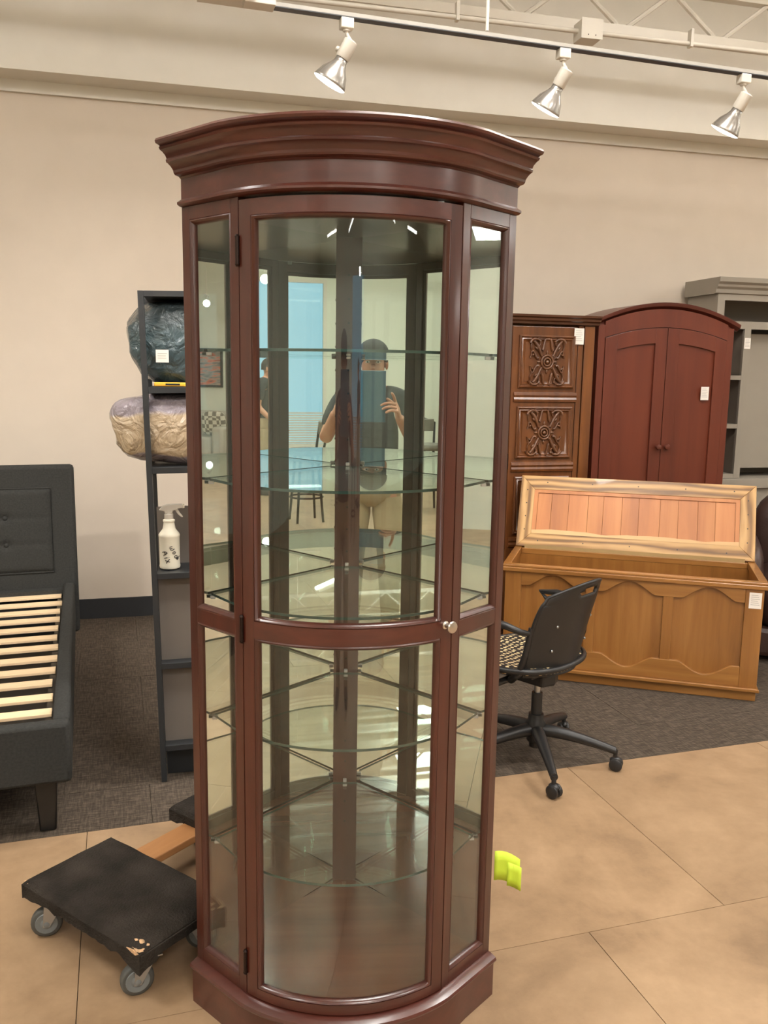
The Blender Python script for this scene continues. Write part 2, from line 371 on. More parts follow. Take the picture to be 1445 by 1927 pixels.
struct(MB().box(P0, P1, Q1-.2, Q1, 3.155, CEIL).build('trim_2', M['wall_white'], rot=(0, 0, WA)))
# floor tiles and carpet tiles (each its own piece)
TS = .914
tsrc = None
def keep(p, q):
    x, y = rp(p, q, FA); a = WA
    pp = x*math.cos(a)+y*math.sin(a); qq = -x*math.sin(a)+y*math.cos(a)
    return P0+.45 < pp < 5.5 and Q0+.45 < qq
EDGE = 2.886; ROW0 = 1.941
g = .0012
first = MB().box(-TS/2+g, TS/2-g, -TS/2+g, TS/2-g, -.014, 0)
for r in range(-11, 1):
    if r == 0: q0, q1 = ROW0, EDGE
    else: q0, q1 = ROW0+r*TS, ROW0+(r+1)*TS
    for c in range(-8, 8):
        pc = 1.688-TS/2+c*TS+(0 if r % 2 == 0 else -.457)
        if not keep(pc, (q0+q1)/2): continue
        key = 'top' if r == 0 else 'std'
        if r == 0:
            if key not in KIDS: KIDS[key] = MB().box(-TS/2+g, TS/2-g, -(q1-q0)/2+g, (q1-q0)/2-g, -.014, 0).build('floor_tile', M['tile'], fl); o = KIDS[key]
            else: o = inst(KIDS[key], 'floor_tile', fl)
        else:
            if key not in KIDS: KIDS[key] = first.build('floor_tile', M['tile'], fl); o = KIDS[key]
            else: o = inst(KIDS[key], 'floor_tile', fl)
        o.matrix_parent_inverse = R(-WA)
        x, y = rp(pc, (q0+q1)/2, FA)
        o.location = (x, y, random.uniform(-.0006, 0)); o.rotation_euler = (0, 0, FA)
CT = .61
ck = None
for r in range(0, 8):
    for c in range(-9, 9):
        q0 = EDGE+r*CT if r else EDGE
        q1 = EDGE+.297 if r == 0 else EDGE+.297+r*CT
        q0 = EDGE if r == 0 else EDGE+.297+(r-1)*CT
        pc = c*CT+.075+CT/2+(CT/2 if r % 2 else 0); x, y = rp(pc, (q0+q1)/2, FA)
        qq = -x*math.sin(WA)+y*math.cos(WA)
        if not (abs(pc) < 5.2 and qq < Q1+.12): continue
        key = 'c0' if r == 0 else 'c1'
        if key not in KIDS:
            KIDS[key] = MB().box(-CT/2+.0008, CT/2-.0008, -(q1-q0)/2+.0008, (q1-q0)/2-.0008, -.014, 0).build('carpet_tile', M['carpet'], fl); o = KIDS[key]
        else: o = inst(KIDS[key], 'carpet_tile', fl)
        o.matrix_parent_inverse = R(-WA)
        o.location = (x, y, random.uniform(-.0012, 0)); o.rotation_euler = (0, 0, FA+(math.pi if (r+c) % 2 else 0))
# window behind the photographer
win = empty('window_1', (*rp((WX0+WX1)/2, Q0-.02), 0), WA); win['kind'] = 'structure'
hw = (WX1-WX0)/2
MB().box(-hw, -hw+.05, -.05, .02, WZ0, WZ1).box(hw-.05, hw, -.05, .02, WZ0, WZ1).box(-hw+.05, hw-.05, -.05, .02, WZ1-.05, WZ1).box(-hw+.05, hw-.05, -.05, .02, WZ0, WZ0+.05).build('window_frame', M['white_metal'], win)
MB().box(-hw+.05, hw-.05, -.035, -.03, WZ0+.05, WZ1-.05).build('pane', M['glass'], win)
MB().box(-hw-.04, hw+.04, 0.02, .12, WZ0-.04, WZ0-.005).build('window_sill', M['white_metal'], win)
sl = None
for i in range(13):
    z = WZ0+.07+i*.036
    if sl is None: sl = MB().box(-hw+.06, hw-.06, -.01, .012, -.011, .011).build('blind_slat', M['white_metal'], win); o = sl
    else: o = inst(sl, 'blind_slat', win)
    o.location = (0, 0, z)

# ------------------------------------------------------------------ display cabinet
CX, CY, CROT = -.0778, 1.8697, .0517
W_, S_, WD, T_, G_ = .3648, .0881, .2283, -.0482, .0802
ZB, ZT, ZTOP = .1145, 1.9017, 2.03
BK = S_+W_
RAD = (WD**2+G_**2)/(2*G_); CYC = T_-G_+RAD; HA = math.asin(WD/RAD); HL = RAD*HA
cab = empty('display_cabinet', (CX, CY, 0), CROT, 'tall dark cherry corner display cabinet with curved glass door and mirrored back', 'cabinet')
n45 = math.sqrt(.5)
def contour(o, ns=28, back=True, bo=0.0):
    """closed outline, offset outward by o on the front and side faces, by bo on the rear faces"""
    L = []
    # left outer corner : side line offset o, back line offset bo
    sx, sy = (T_-S_), (W_-WD)
    ln = math.hypot(W_-WD, S_-T_); ux, uy = (W_-WD)/ln, (T_-S_)/ln     # along side panel from outer corner to hinge
    nx, ny = uy, -ux                                          # outward (left-front)
    # back line from outer corner to rear corner at 45 deg
    bx, by = n45, n45; bnx, bny = -n45, n45
    ax, ay = -W_+nx*o, S_+ny*o; cx_, cy_ = -W_+bnx*bo, S_+bny*bo
    # intersection a + t*u = c + s*b
    det = ux*(-by)-uy*(-bx)
    dx, dy = cx_-ax, cy_-ay
    t = (dx*(-by)-dy*(-bx))/det
    A = (ax+ux*t, ay+uy*t)
    # intersection of side line with arc of radius RAD+o about (0,CYC)
    r = RAD+o
    px, py = ax, ay-CYC
    bq = px*ux+py*uy; cq = px*px+py*py-r*r
    disc = bq*bq-cq
    if disc > 0:
        t2 = -bq-math.sqrt(disc)
        H = (ax+ux*t2, ay+uy*t2)
        if not (-.3 < H[0] < -.14): H = (-r*math.sin(HA), CYC-r*math.cos(HA))
    else: H = (-r*math.sin(HA), CYC-r*math.cos(HA))
    th0 = math.asin(min(1, -H[0]/r))
    L.append(A)
    for i in range(ns+1):
        th = -th0+2*th0*i/ns
        L.append((r*math.sin(th), CYC-r*math.cos(th)))
    L.append((-A[0], A[1]))
    L.append((0, BK+bo*math.sqrt(2)))
    return L
def stack(prof, bo=0.0):
    return MB().rings([[(x, y, z) for x, y in contour(o, bo=bo)] for o, z in prof])
# base
stack([(.016, .0), (.016, .092), (.022, .095), (.025, .101), (.022, .107), (.012, .111), (.004, .1135), (-.006, .1145)]).build('plinth', M['cherry_x'], cab, smooth=32)
# inner deck
deck = [(x, y) for x, y in contour(-.024)]; deck[-1] = (0, BK-.03); 
MB().prism(deck, .1145, .1185).build('bottom_deck', M['deckwood'], cab)
# crown and frieze
stack([(-.004, 1.9), (.006, 1.9015), (.012, 1.905), (.012, 1.9095), (.006, 1.9135), (.001, 1.917), (.001, 1.9585), (.006, 1.962)]).build('frieze', M['cherry_x'], cab, smooth=32)
stack([(.004, 1.962), (.016, 1.9645), (.019, 1.968), (.020, 1.973), (.026, 1.980), (.033, 1.985), (.037, 1.9865), (.038, 1.991), (.036, 1.994), (.039, 2.0), (.046, 2.006), (.052, 2.009), (.0545, 2.013), (.052, 2.0165), (.055, 2.018), (.062, 2.020), (.064, 2.025), (.061, 2.03)]).build('crown_moulding', M['cherry_x'], cab, smooth=28)
# maps: u along, d outward, z
def map_side(sgn):
    ln = math.hypot(W_-WD, S_-T_); ux, uy = (W_-WD)/ln, (T_-S_)/ln; nx, ny = uy, -ux
    def f(u, d, z): return (sgn*(W_ - ux*u - nx*d)*1.0, S_+uy*u+ny*d, z)
    # sgn=-1 -> left; x = -(W - ux*u) + nx*d
    return (lambda u, d, z: (-(W_-ux*u)+nx*d, S_+uy*u+ny*d, z)) if sgn < 0 else (lambda u, d, z: ((W_-ux*u)-nx*d, S_+uy*u+ny*d, z)), ln
def map_door(u, d, z):
    th = u/RAD; r = RAD+d; return (r*math.sin(th), CYC-r*math.cos(th), z)
def strip(mb, f, u0, u1, z0, z1, d0, d1, nu=1, mi=0):
    rs = []
    for i in range(nu+1):
        u = u0+(u1-u0)*i/nu; rs.append([f(u, d0, z0), f(u, d1, z0), f(u, d1, z1), f(u, d0, z1)])
    return mb.rings(rs, mi=mi)
def bead(mb, f, u0, u1, z0, z1, prof, nu=1):
    """mitred moulding round an opening; prof = [(inset, d)...] closed section"""
    k = len(prof); path = []
    for i in range(nu+1): path.append((u0+(u1-u0)*i/nu, z0, (1 if i == 0 else (-1 if i == nu else 0)), 1))
    for i in range(nu+1): path.append((u1+(u0-u1)*i/nu, z1, (-1 if i == 0 else (1 if i == nu else 0)), -1))
    rs = [[f(u+su*a, d, z+sz*a) for a, d in prof] for u, z, su, sz in path]
    return mb.rings(rs, loop=True)
FT = .020
BEAD = [(0, -.001), (.003, .0005), (.006, -.0025), (.009, -.006), (.010, -.014), (0, -.014)]
def hinge(parent, f, u, z, h=.055):
    m = MB(); 
    m.cyl(f(u, .004, z-h/2), f(u, .004, z+h/2), .0042, n=10)
    m.cyl(f(u, .004, z+h/2), f(u, .004, z+h/2+.004), .0055, .003, n=10); m.cyl(f(u, .004, z-h/2-.004), f(u, .004, z-h/2), .003, .0055, n=10)
    return m.build('hinge', M['dark_metal'], parent, smooth=40)
OPEN_Z = [(.147, .980), (1.014, 1.872)]
for sgn in (-1, 1):
    f, ln = map_side(sgn)
    pn = MB().build('side_panel', M['cherry'], cab) if False else None
    a0, a1 = .026, ln-.026
    strip(MB(), f, 0, a0, ZB, 1.9005, -FT, 0).build('stile', M['cherry'], cab, bevel=.0012)
    strip(MB(), f, a1, ln-.0015, ZB, 1.9005, -FT, 0).build('stile', M['cherry'], cab, bevel=.0012)
    for z0, z1 in ((ZB, OPEN_Z[0][0]), (OPEN_Z[0][1], OPEN_Z[1][0]), (OPEN_Z[1][1], 1.9005)):
        strip(MB(), f, a0, a1, z0, z1, -FT, 0).build('rail', M['cherry'], cab, bevel=.001)
    for z0, z1 in OPEN_Z:
        bead(MB(), f, a0, a1, z0, z1, BEAD).build('glazing_bead', M['cherry'], cab, smooth=50)
        strip(MB(), f, a0+.001, a1-.001, z0+.001, z1-.001, -.013, -.010).build('glass_pane', M['glass'], cab)
    # rear stile at the outer corner, seen in the mirror
    sx = sgn
    st = MB(); 
    q = [(sx*(W_-.004), S_+.002), (sx*(W_-.016), S_-.006), (sx*(W_-.026), S_+.004), (sx*(W_-.016), S_+.014)]
    st.prism(q, ZB+.004, 1.9).build('rear_stile', M['cherry_dark'], cab)
# door
DZ0, DZ1 = .118, 1.8935
door = empty('curved_door', (0, 0, 0)); door.parent = cab
SW = .031; ug = HL-.0015
fd = map_door; N_ = 24
strip(MB(), fd, -ug, -ug+SW, DZ0, DZ1, -FT, 0, 3).build('stile', M['cherry'], door, smooth=30)
strip(MB(), fd, ug-SW, ug, DZ0, DZ1, -FT, 0, 3).build('stile', M['cherry'], door, smooth=30)
DO = [(.142, .984), (1.022, 1.862)]
for z0, z1 in ((DZ0, DO[0][0]), (DO[0][1], DO[1][0]), (DO[1][1], DZ1)):
    strip(MB(), fd, -ug+SW, ug-SW, z0, z1, -FT, 0, N_).build('rail', M['cherry_x'], door, smooth=30)
BEADD = [(0, -.001), (.003, .001), (.006, -.001), (.009, -.005), (.0105, -.013), (0, -.013)]
for z0, z1 in DO:
    bead(MB(), fd, -ug+SW, ug-SW, z0, z1, BEADD, N_).build('glazing_bead', M['cherry'], door, smooth=50)
    strip(MB(), fd, -ug+SW, ug-SW, z0, z1, -.012, -.009, 40).build('glass_pane', M['glass'], door, smooth=30)
for z in (1.795, 1.0, .2): hinge(door, fd, -HL+.0, z)
kb = MB(); kz = 1.012; ku = ug-.018
c0 = Vector(fd(ku, 0, kz)); c1 = Vector(fd(ku, .03, kz)); ax = (c1-c0).normalized()
mk = Matrix.Translation(c0) @ Vector((0, 0, 1)).rotation_difference(ax).to_matrix().to_4x4()
kb.lathe([(.009, 0), (.009, .002), (.0055, .004), (.005, .014), (.009, .018), (.0125, .020), (.0135, .023), (.012, .026), (.006, .0275), (.001, .028)], 24, mk)
tag(kb.build('knob', M['nickel'], door, smooth=40), 'round brushed nickel knob')
MB().box(.175, .187, T_-.012, T_+.004, 1.885, 1.899).build('catch', M['steel'], cab)
# mirrors and back panels
for sgn in (-1, 1):
    def fb(u, d, z, sgn=sgn): return (sgn*(W_-n45*u) - sgn*n45*d*1, S_+n45*u - n45*d, z)
    ll = W_*math.sqrt(2)
    strip(MB(), fb, .0, ll-.012, ZB, 1.9, .0, .010).build('back_panel', M['cherry_dark'], cab)
    strip(MB(), fb, .012, ll-.018, ZB+.004, 1.899, .0102, .014).build('mirror', M['mirror'], cab)
MB().prism([(-.033, BK-.053), (.033, BK-.053), (.0, BK-.02)], ZB+.004, 1.899).build('corner_post', M['cherry_dark'], cab)
# shelf pin holes down the corner post
hp = MB()
for i in range(26):
    z = .3+i*.06; hp.cyl((0, BK-.0545, z), (0, BK-.052, z), .0028, n=8)
tag(hp.build('pin_holes', M['ink'], cab), kind='stuff')
# cabinet ceiling
tp = contour(-.022); MB().prism(tp[:-1]+[(0, BK-.02)], 1.8935, 1.8995).build('inner_top', M['cherry_top'], cab)
# glass shelves
SHO = contour(-.030); SHO[-1] = (0, BK-.022)
def shelf_outline():
    o = [(x, y) for x, y in contour(-.030)]
    k = .028
    o[0] = (-.318, .106); o[-2] = (.318, .106)
    o[-1] = (.034, BK-.062); o.append((-.034, BK-.062)); return o
SO = shelf_outline()
sh0 = None
for z in (1.5982, 1.3077, 1.0371, .7392, .4188):
    if sh0 is None:
        sh0 = MB().prism(SO, -.003, .003, side_mi=1).build('glass_shelf', [M['shelf_glass'], M['glass_edge']], cab, loc=(0, 0, z))
    else: o = inst(sh0, 'glass_shelf', cab); o.location = (0, 0, z)
    MB().box(-.006, .006, BK-.064, BK-.052, z-.010, z-.0035).box(-.005, .005, BK-.066, BK-.054, z+.0035, z+.012).build('shelf_clip', M['clip'], cab, bevel=.002)
    for sgn in (-1, 1):
        MB().box(-.006, .006, -.006, .006, z-.011, z-.0035, T(sgn*(W_-.05), S_+.02)).build('shelf_clip', M['clip'], cab, bevel=.001)

# ------------------------------------------------------------------ lime paper stuck to the back of the cabinet
lp = MB()
def paper(u, v): return (0+.062*u, .008*math.sin(3*u)-.02*u, .080*(v-.5)-.020*u*u)
lp.grid(paper, 6, 3); 
def paper2(u, v): return (.034+.03*u, -.006+.004*math.sin(4*u)-.016*u, .064*(v-.5)-.024-.008*u)
lp.grid(paper2, 4, 3)
o = lp.build('paper_tag', M['lime'], loc=(.296, 2.03, .315), rot=(0, 0, .25), solid=.0012, smooth=60)
tag(o, 'crumpled lime green paper tag sticking out behind the display cabinet', 'tag')

# ------------------------------------------------------------------ platform bed
bd = empty('platform_bed', (-1.022, 2.68, 0), FA+.034, 'charcoal upholstered platform bed with pale wooden slats against the left wall', 'bed')
BW, BL = 1.42, 2.0          # local: x to the left is negative, y back
cf = M['char_fabric']
def softbox(x0, x1, y0, y1, z0, z1): return MB().box(x0, x1, y0, y1, z0, z1)
softbox(-BW, 0, 0, .055, .195, .405).build('footboard', cf, bd, bevel=.014, smooth=60)
softbox(-.055, 0, .055, BL, .195, .405).build('side_rail', cf, bd, bevel=.012, smooth=60)
softbox(-BW, -BW+.055, .055, BL, .195, .405).build('side_rail', cf, bd, bevel=.012, smooth=60)
MB().box(-BW+.055, -.055, BL-.06, BL-.001, .12, .38).build('head_rail', cf, bd)
MB().box(-.085, -.055, .055, BL, .28, .345).box(-BW+.055, -BW+.085, .055, BL, .28, .345).build('slat_ledge', M['black_wood'], bd)
MB().box(-BW/2-.03, -BW/2+.03, .055, BL, .28, .345).build('centre_beam', M['black_wood'], bd)
MB().box(-BW+.055, -.055, .055, BL, .205, .21).build('shade_sheet', M['black_wood'], bd)  # added black sheet: stands in for shade between slats, stops light stripes on carpet
s0 = None
for i in range(13):
    y = .095+i*.152
    if s0 is None: s0 = MB().box(-BW+.065, -.065, -.029, .029, .345, .358).build('slat', M['slat'], bd, bevel=.002); o = s0
    else: o = inst(s0, 'slat', bd)
    o.location = (random.uniform(-.006, .006), y, random.uniform(-.001, .002))
l0 = None
for x, y in ((-.085, .09), (-BW+.085, .09), (-.085, BL-.12), (-BW+.085, BL-.12)):
    if l0 is None: l0 = MB().lathe([(.034, 0), (.038, .005), (.052, .198)], 4, R(math.pi/4)).build('leg', M['black_wood'], bd, bevel=.008, smooth=50); o = l0
    else: o = inst(l0, 'leg', bd)
    o.location = (x, y, 0)
hb = MB().box(-BW-.02, .02, BL, BL+.075, .12, 1.045).build('headboard', cf, bd, bevel=.02, smooth=60)
def hbf(u, v):
    x = -BW+.10+(BW-.20)*u; z = .47+.455*v
    e = min(u*(BW-.2), (1-u)*(BW-.2), v*.455, (1-v)*.455); b = min(1, e/.03)
    d = .016*math.sqrt(b)
    for k in range(6):
        for zz in (.625, .77):
            xx = -.33-.2*k-(0.0 if zz > .7 else .0); r = math.hypot(x-xx, z-zz); d -= .015*math.exp(-(r/.022)**2)
    for zz in (.625, .77): d -= .005*math.exp(-((z-zz)/.008)**2)
    return (x, BL-d, z)
hp_ = MB().grid(hbf, 90, 34).build('tufted_panel', cf, hb, smooth=70)
piping = MB().tube([(-BW+.10, BL-.002, .47), (-.10, BL-.002, .47), (-.10, BL-.002, .925), (-BW+.10, BL-.002, .925)], .005, 6, loop=True).build('piping', cf, hb)
for k in range(6):
    for zz in (.625, .77): MB().ell((-.33-.2*k, BL-.004, zz), (.012, .006, .012), 10, 6).build('button', cf, hb, smooth=60)

# ------------------------------------------------------------------ open shelving tower with bags and bottle
TWX, TWY = -.832, 3.076
TA = math.radians(12)
tw = empty('shelving_unit', (TWX, TWY, 0), TA, 'black narrow open shelving unit with grey back panels behind the display cabinet', 'shelf', tilt=-.020)
TWW, TWD, TH = .82, .30, 1.825
for x in (0, TWW-.02):
    MB().box(x, x+.02, 0, .03, 0, TH).build('post', M['black_frame'], tw, bevel=.001)
    MB().box(x, x+.02, TWD-.03, TWD, 0, TH).build('post', M['black_frame'], tw, bevel=.001)
for z in (1.492, 1.205, .814, .469, .144):
    MB().box(.02, TWW-.02, 0.002, TWD-.002, z-.022, z).build('shelf_board', M['black_frame'], tw, bevel=.001)
MB().box(.02, TWW-.02, 0.0, TWD, TH-.02, TH).build('top_board', M['black_frame'], tw, bevel=.001)
MB().box(.02, TWW-.02, .05, .062, .144, .448).build('back_panel', M['grey_panel'], tw)
MB().box(.02, TWW-.02, .05, .062, .469, .793).build('back_panel', M['grey_panel'], tw)
MB().box(.02, TWW-.02, .175, .19, .814, 1.035).build('back_panel', M['grey_panel'], tw)
MB().box(.02, TWW-.02, TWD-.03, TWD-.015, 1.72, 1.805).build('top_rail', M['grey_panel'], tw)
MB().box(.02, TWW-.02, .07, .085, .0, .122).build('kick_board', M['black_frame'], tw)
def TW(x, y, z): return tuple((T(TWX, TWY, 0) @ R(TA) @ R(-.020, 'Y')) @ Vector((x, y, z)))
def bag(name, mat, x0, x1, z, h, d, label, seed):
    c = TW((x0+x1)/2, .155, z)
    m = MB(); hx = (x1-x0)/2; nu, nv = 44, 26; rs = []
    def pw(a, p): return math.copysign(abs(a)**p, a)
    for j in range(nv+1):
        t = -math.pi/2+math.pi*j/nv; rg = []
        for i in range(nu):
            a = 2*math.pi*i/nu; ct = max(math.cos(t), .03)
            v = Vector((hx*pw(ct, .45)*pw(math.cos(a), .55), d/2*pw(ct, .45)*pw(math.sin(a), .6), h/2*pw(math.sin(t), .7)+h/2))
            n1 = noise.noise(Vector((v.x*6+seed, v.y*7, v.z*8))); n2 = noise.noise(Vector((v.x*18, v.y*18+seed, v.z*22)))
            kk = 1+.10*n1+.045*n2
            v.x *= kk; v.y = max(-d/2-.02, min(d/2+.0, v.y*kk)); v.z = max(.001, min(h, h/2+(v.z-h/2)*kk))
            rg.append(tuple(v))
        rs.append(rg)
    m.rings(rs)
    o = m.build(name, mat, loc=c, rot=(0, 0, TA), smooth=50)
    return tag(o, label, 'bedding bag')
b1 = bag('bedding_bag', M['teal_bag'], -.055, .50, 1.494, .30, .27, 'dark teal bedding in clear plastic bag on upper shelf of black unit', 3)
b2 = bag('bedding_bag', M['beige_bag'], -.125, .56, 1.207, .262, .285, 'beige and lavender bedding in clear plastic bag, below the teal bag', 9)
lc = TW(.075, -.018, 1.60)
o = MB().box(-.022, .022, -.001, .001, -.022, .022).build('label_card', M['paper'], loc=lc, rot=(0, 0, TA)); tag(o, 'small white printed card stuck on the teal bedding bag', 'label')
MB().box(-.016, .016, -.0016, -.001, .008, .0095).box(-.016, .012, -.0016, -.001, 0, .0015).box(-.016, .014, -.0016, -.001, -.008, -.0065).build('fine_print', M['print'], o)
kn = empty('utility_knife', TW(.10, .025, 1.494), TA+.02, 'yellow handled cutter lying on shelf in front of the teal bag', 'tool')
MB().prism([(-.06, -.008), (.045, -.009), (.058, -.004), (.058, .006), (-.058, .008)], 0, .014).build('handle', M['yellow'], kn, bevel=.003)
MB().box(-.02, .03, -.0095, -.0085, .004, .010).build('grip_inlay', M['ink'], kn)
# spray bottle
sb = empty('spray_bottle', TW(.064, .085, .816), TA, 'white spray bottle with handwritten black lettering on shelf of black unit', 'bottle')
br = .0385
MB().lathe([(.030, 0), (.037, .003), (br, .010), (br*.97, .016), (br*.97, .118), (br, .122), (.039, .128), (.036, .134), (.024, .150), (.021, .165), (.0195, .176), (.022, .178), (.022, .184), (.018, .186), (.016, .188)], 32).build('body', M['white_plastic'], sb, smooth=45)
MB().lathe([(.0165, .186), (.0165, .206), (.012, .208), (.012, .214)], 20).build('collar', M['clear_plastic'], sb, smooth=45)
MB().prism([(-.036, .222), (-.020, .238), (.0, .243), (.050, .243), (.052, .240), (.052, .229), (.034, .227), (.030, .222), (.016, .220), (.013, .208), (-.013, .208), (-.016, .217)], -.011, .011, plane='xz').build('spray_head', M['clear_plastic'], sb, bevel=.003)
MB().box(.046, .058, -.009, .009, .228, .242).build('nozzle', M['white_plastic'], sb, bevel=.002)
MB().prism([(.022, .224), (.033, .224), (.039, .212), (.047, .202), (.052, .194), (.047, .193), (.036, .202), (.028, .212)], -.006, .006, plane='xz').build('trigger', M['clear_plastic'], sb, bevel=.002)
def on_bottle(px, py):   # picture-plane inches on the bottle: x across, z up
    r = br*.985; a = math.asin(max(-.98, min(.98, px/r))); return (r*math.sin(a), -r*math.cos(a)-.0004, py)
def K(u, v): return ((u-455)/1028*80*.00193, (1600-v)/1927*150*.00193+.010)
let = MB()
STR = [  # hand-drawn strokes traced in bottle-local units
 [(530, 1075), (470, 1090), (460, 1125), (500, 1125), (545, 1115), (500, 1130), (490, 1165), (530, 1170), (580, 1140)],
 [(545, 1215), (540, 1255), (575, 1270), (605, 1240), (590, 1210), (555, 1212)],
 [(600, 1310), (575, 1335), (590, 1370), (635, 1365), (640, 1325), (610, 1310)],
 [(620, 1395), (640, 1420), (665, 1395), (645, 1365), (620, 1385)], [(690, 1345), (655, 1380), (630, 1410)],
 [(285, 1225), (340, 1205), (390, 1215), (405, 1245)], [(335, 1215), (350, 1260), (400, 1250)], [(400, 1245), (350, 1275), (315, 1300)],
 [(330, 1370), (405, 1350)], [(440, 1345), (450, 1350)],
 [(345, 1420), (400, 1440), (465, 1465)], [(460, 1390), (420, 1430), (375, 1495)],
]
for st in STR:
    pts = [on_bottle(*K(u, v)) for u, v in st]; let.tube(pts, .0014, 6)
let.build('lettering', M['ink'], sb)

# ------------------------------------------------------------------ furniture dolly
A_ = Vector((.415, -.294, 0)).normalized(); DR = math.atan2(A_.y, A_.x)
dl = empty('furniture_dolly', (-.988, 2.187, 0), DR, 'low wooden furniture dolly with worn black carpeted pads on the floor left of cabinet', 'dolly')
def padpart(y0, y1, seed):
    rs = []; m = MB(); z0, z1 = .112, .155
    nx, ny = 30, 16
    def top(u, v):
        x = .50*u; y = y0+(y1-y0)*v
        e = min(x, .50-x, y-y0, y1-y); r = .014
        dz = 0 if e > r else (r-math.sqrt(max(0, r*r-(r-e)**2)))
        return (x, y, z1-dz+.002*noise.noise(Vector((x*14, y*14, seed))))
    m.grid(top, 40, 26)
    # ragged skirt
    per = [(.50*i/40, y0) for i in range(40)]+[(.50, y0+(y1-y0)*i/24) for i in range(24)]+[(.50*(1-i/40), y1) for i in range(40)]+[(0, y1-(y1-y0)*i/24) for i in range(24)]
    a = [(x, y, z1-.014) for x, y in per]
    b = [(x+.002*noise.noise(Vector((x*40, y*40, seed))), y, z0-.000+.012*noise.noise(Vector((x*30, y*30, seed+2)))-.026*math.exp(-(math.hypot(x-.500, y-y0)/.05)**2)-.012*math.exp(-(math.hypot(x, y-y0)/.05)**2)) for x, y in per]
    m.rings([b, a], cap=False)
    m.box(.003, .505, y0+.003, y1-.003, z0+.004, z1-.016)
    return m
padpart(0, .30, 1).build('carpet_pad', M['pad'], dl, smooth=50)
padpart(.523, .80, 5).build('carpet_pad', M['pad'], dl, smooth=50)
for x0 in (.07, .36):
    MB().box(x0, x0+.085, .02, .78, .066, .091).build('runner', M['runner'], dl, bevel=.003, rot=None) if False else None
    o = MB().box(0, .76, -.0425, .0425, 0, .026).build('runner', M['runner'], dl, bevel=.004)
    o.location = (x0+.0425, .02, .089); o.rotation_euler = (0, 0, math.pi/2)
# bare patches where the carpet has worn off the corners
def fray(cx, cy, s, seed, z=.1545):
    m = MB(); n = 14; rs = [(cx, cy, z+.001)]; 
    for i in range(n):
        a = 2*math.pi*i/n; r = s*(1+.8*noise.noise(Vector((i*1.7, seed, 0)))); rs.append((cx+r*math.cos(a), cy+r*.6*math.sin(a), z-.002))
    m.raw(rs, [(0, 1+i, 1+(i+1) % n) for i in range(n)]); return m
mfr = MB()
for fx, fy, fs_, sd, zz in ((.474, .030, .013, 1, .1555), (.486, .012, .016, 4, .150), (.458, .026, .008, 5, .1555), (.490, .034, .007, 6, .152), (.470, .012, .010, 8, .150), (.012, .012, .011, 7, .149), (.022, .010, .008, 9, .150), (.008, .03, .008, 3, .149)):
    q_ = fray(fx, fy, fs_, sd, zz); mfr.raw(q_.v, q_.f)
mfr.prism([(.452, .146), (.478, .150), (.497, .145), (.486, .138), (.470, .141)], -.0012, .001, plane='xz')
tag(mfr.build('bare_patches', M['fray'], dl), 'pale bare wood where the carpet has worn off', kind='stuff')
def caster(parent, x, y, rz):
    c = empty('caster', (x, y, 0), rz); c.parent = parent
    wr = .042
    m = MB(); m.rings([[(wy, r*math.cos(2*math.pi*i/26), wr+r*math.sin(2*math.pi*i/26)) for i in range(26)] for r, wy in ((wr-.006, -.013), (wr-.001, -.010), (wr, -.005), (wr, .005), (wr-.001, .010), (wr-.006, .013))])
    m.build('wheel', M['rubber'], c, smooth=50)
    h = MB()
    for s in (-1, 1):
        h.rings([[(s*wy, r*math.cos(2*math.pi*i/22), wr+r*math.sin(2*math.pi*i/22)) for i in range(22)] for r, wy in ((.031, .012), (.029, .0155), (.016, .0145), (.012, .018), (.004, .0215))])
    h.build('hub', M['wheel_hub'], c, smooth=45)
    f = MB()
    for s in (-1, 1): f.prism([(-.010, wr-.008), (.008, wr-.008), (.044, .096), (.044, .100), (-.004, .100)], s*.0185-.0012, s*.0185+.0012, plane='yz')
    f.box(-.024, .024, -.004, .05, .099, .102); f.lathe([(.022, .102), (.022, .108)], 18, T(0, .025)); f.box(-.03, .03, -.01, .06, .108, .1115)
    f.build('fork', M['steel'], c)
    return c
caster(dl, .067, .030, math.radians(-38)); caster(dl, .450, .030, math.radians(-30)); caster(dl, .06, .25, 1.0); caster(dl, .445, .25, 2.2)
caster(dl, .06, .60, .6); caster(dl, .445, .60, 1.6)

# ------------------------------------------------------------------ blanket chest
CA = math.atan2(3.99-4.237, 1.83-.964)
ch = empty('blanket_chest', (.618, 4.335, 0), CA, 'open golden oak blanket chest with scalloped front panels beside the office chair', 'chest')
CL, CD_, CH = 1.262, .50, .595
def scallop(u0, u1, zlo, zhi, top):
    """top or bottom edge curve of a panel opening"""
    pts = []; n = 28
    for i in range(n+1):
        t = i/n; u = u0+(u1-u0)*t
        if t < .12 or t > .88: k = 0
        else:
            s = (t-.12)/.76; k = .5-.5*math.cos(2*math.pi*s) ; k = k**.65
        pts.append((u, k))
    return pts
base = MB().box(.012, CL-.012, .012, CD_-.012, 0, .05).build('plinth', M['oak_x'], ch, bevel=.003)
MB().prism([(0, .05), (CL, .05), (CL, .06), (CL-.006, .068), (.006, .068), (0, .06)], -.012, CD_+.004, plane='xz').build('base_moulding', M['oak_x'], ch, bevel=.003)
ow = [(0.03, .085), (CL-.085-.03, .085)]
MB().box(.012, .095, .004, .026, .068, CH-.035).build('stile', M['oak'], ch, bevel=.002)
MB().box(CL-.095, CL-.012, .004, .026, .068, CH-.035).build('stile', M['oak'], ch, bevel=.002)
pans = [(.095, .435), (.485, .80), (.845, CL-.095)]
pans = [(.095, .42), (.468, .793), (.841, CL-.095)]
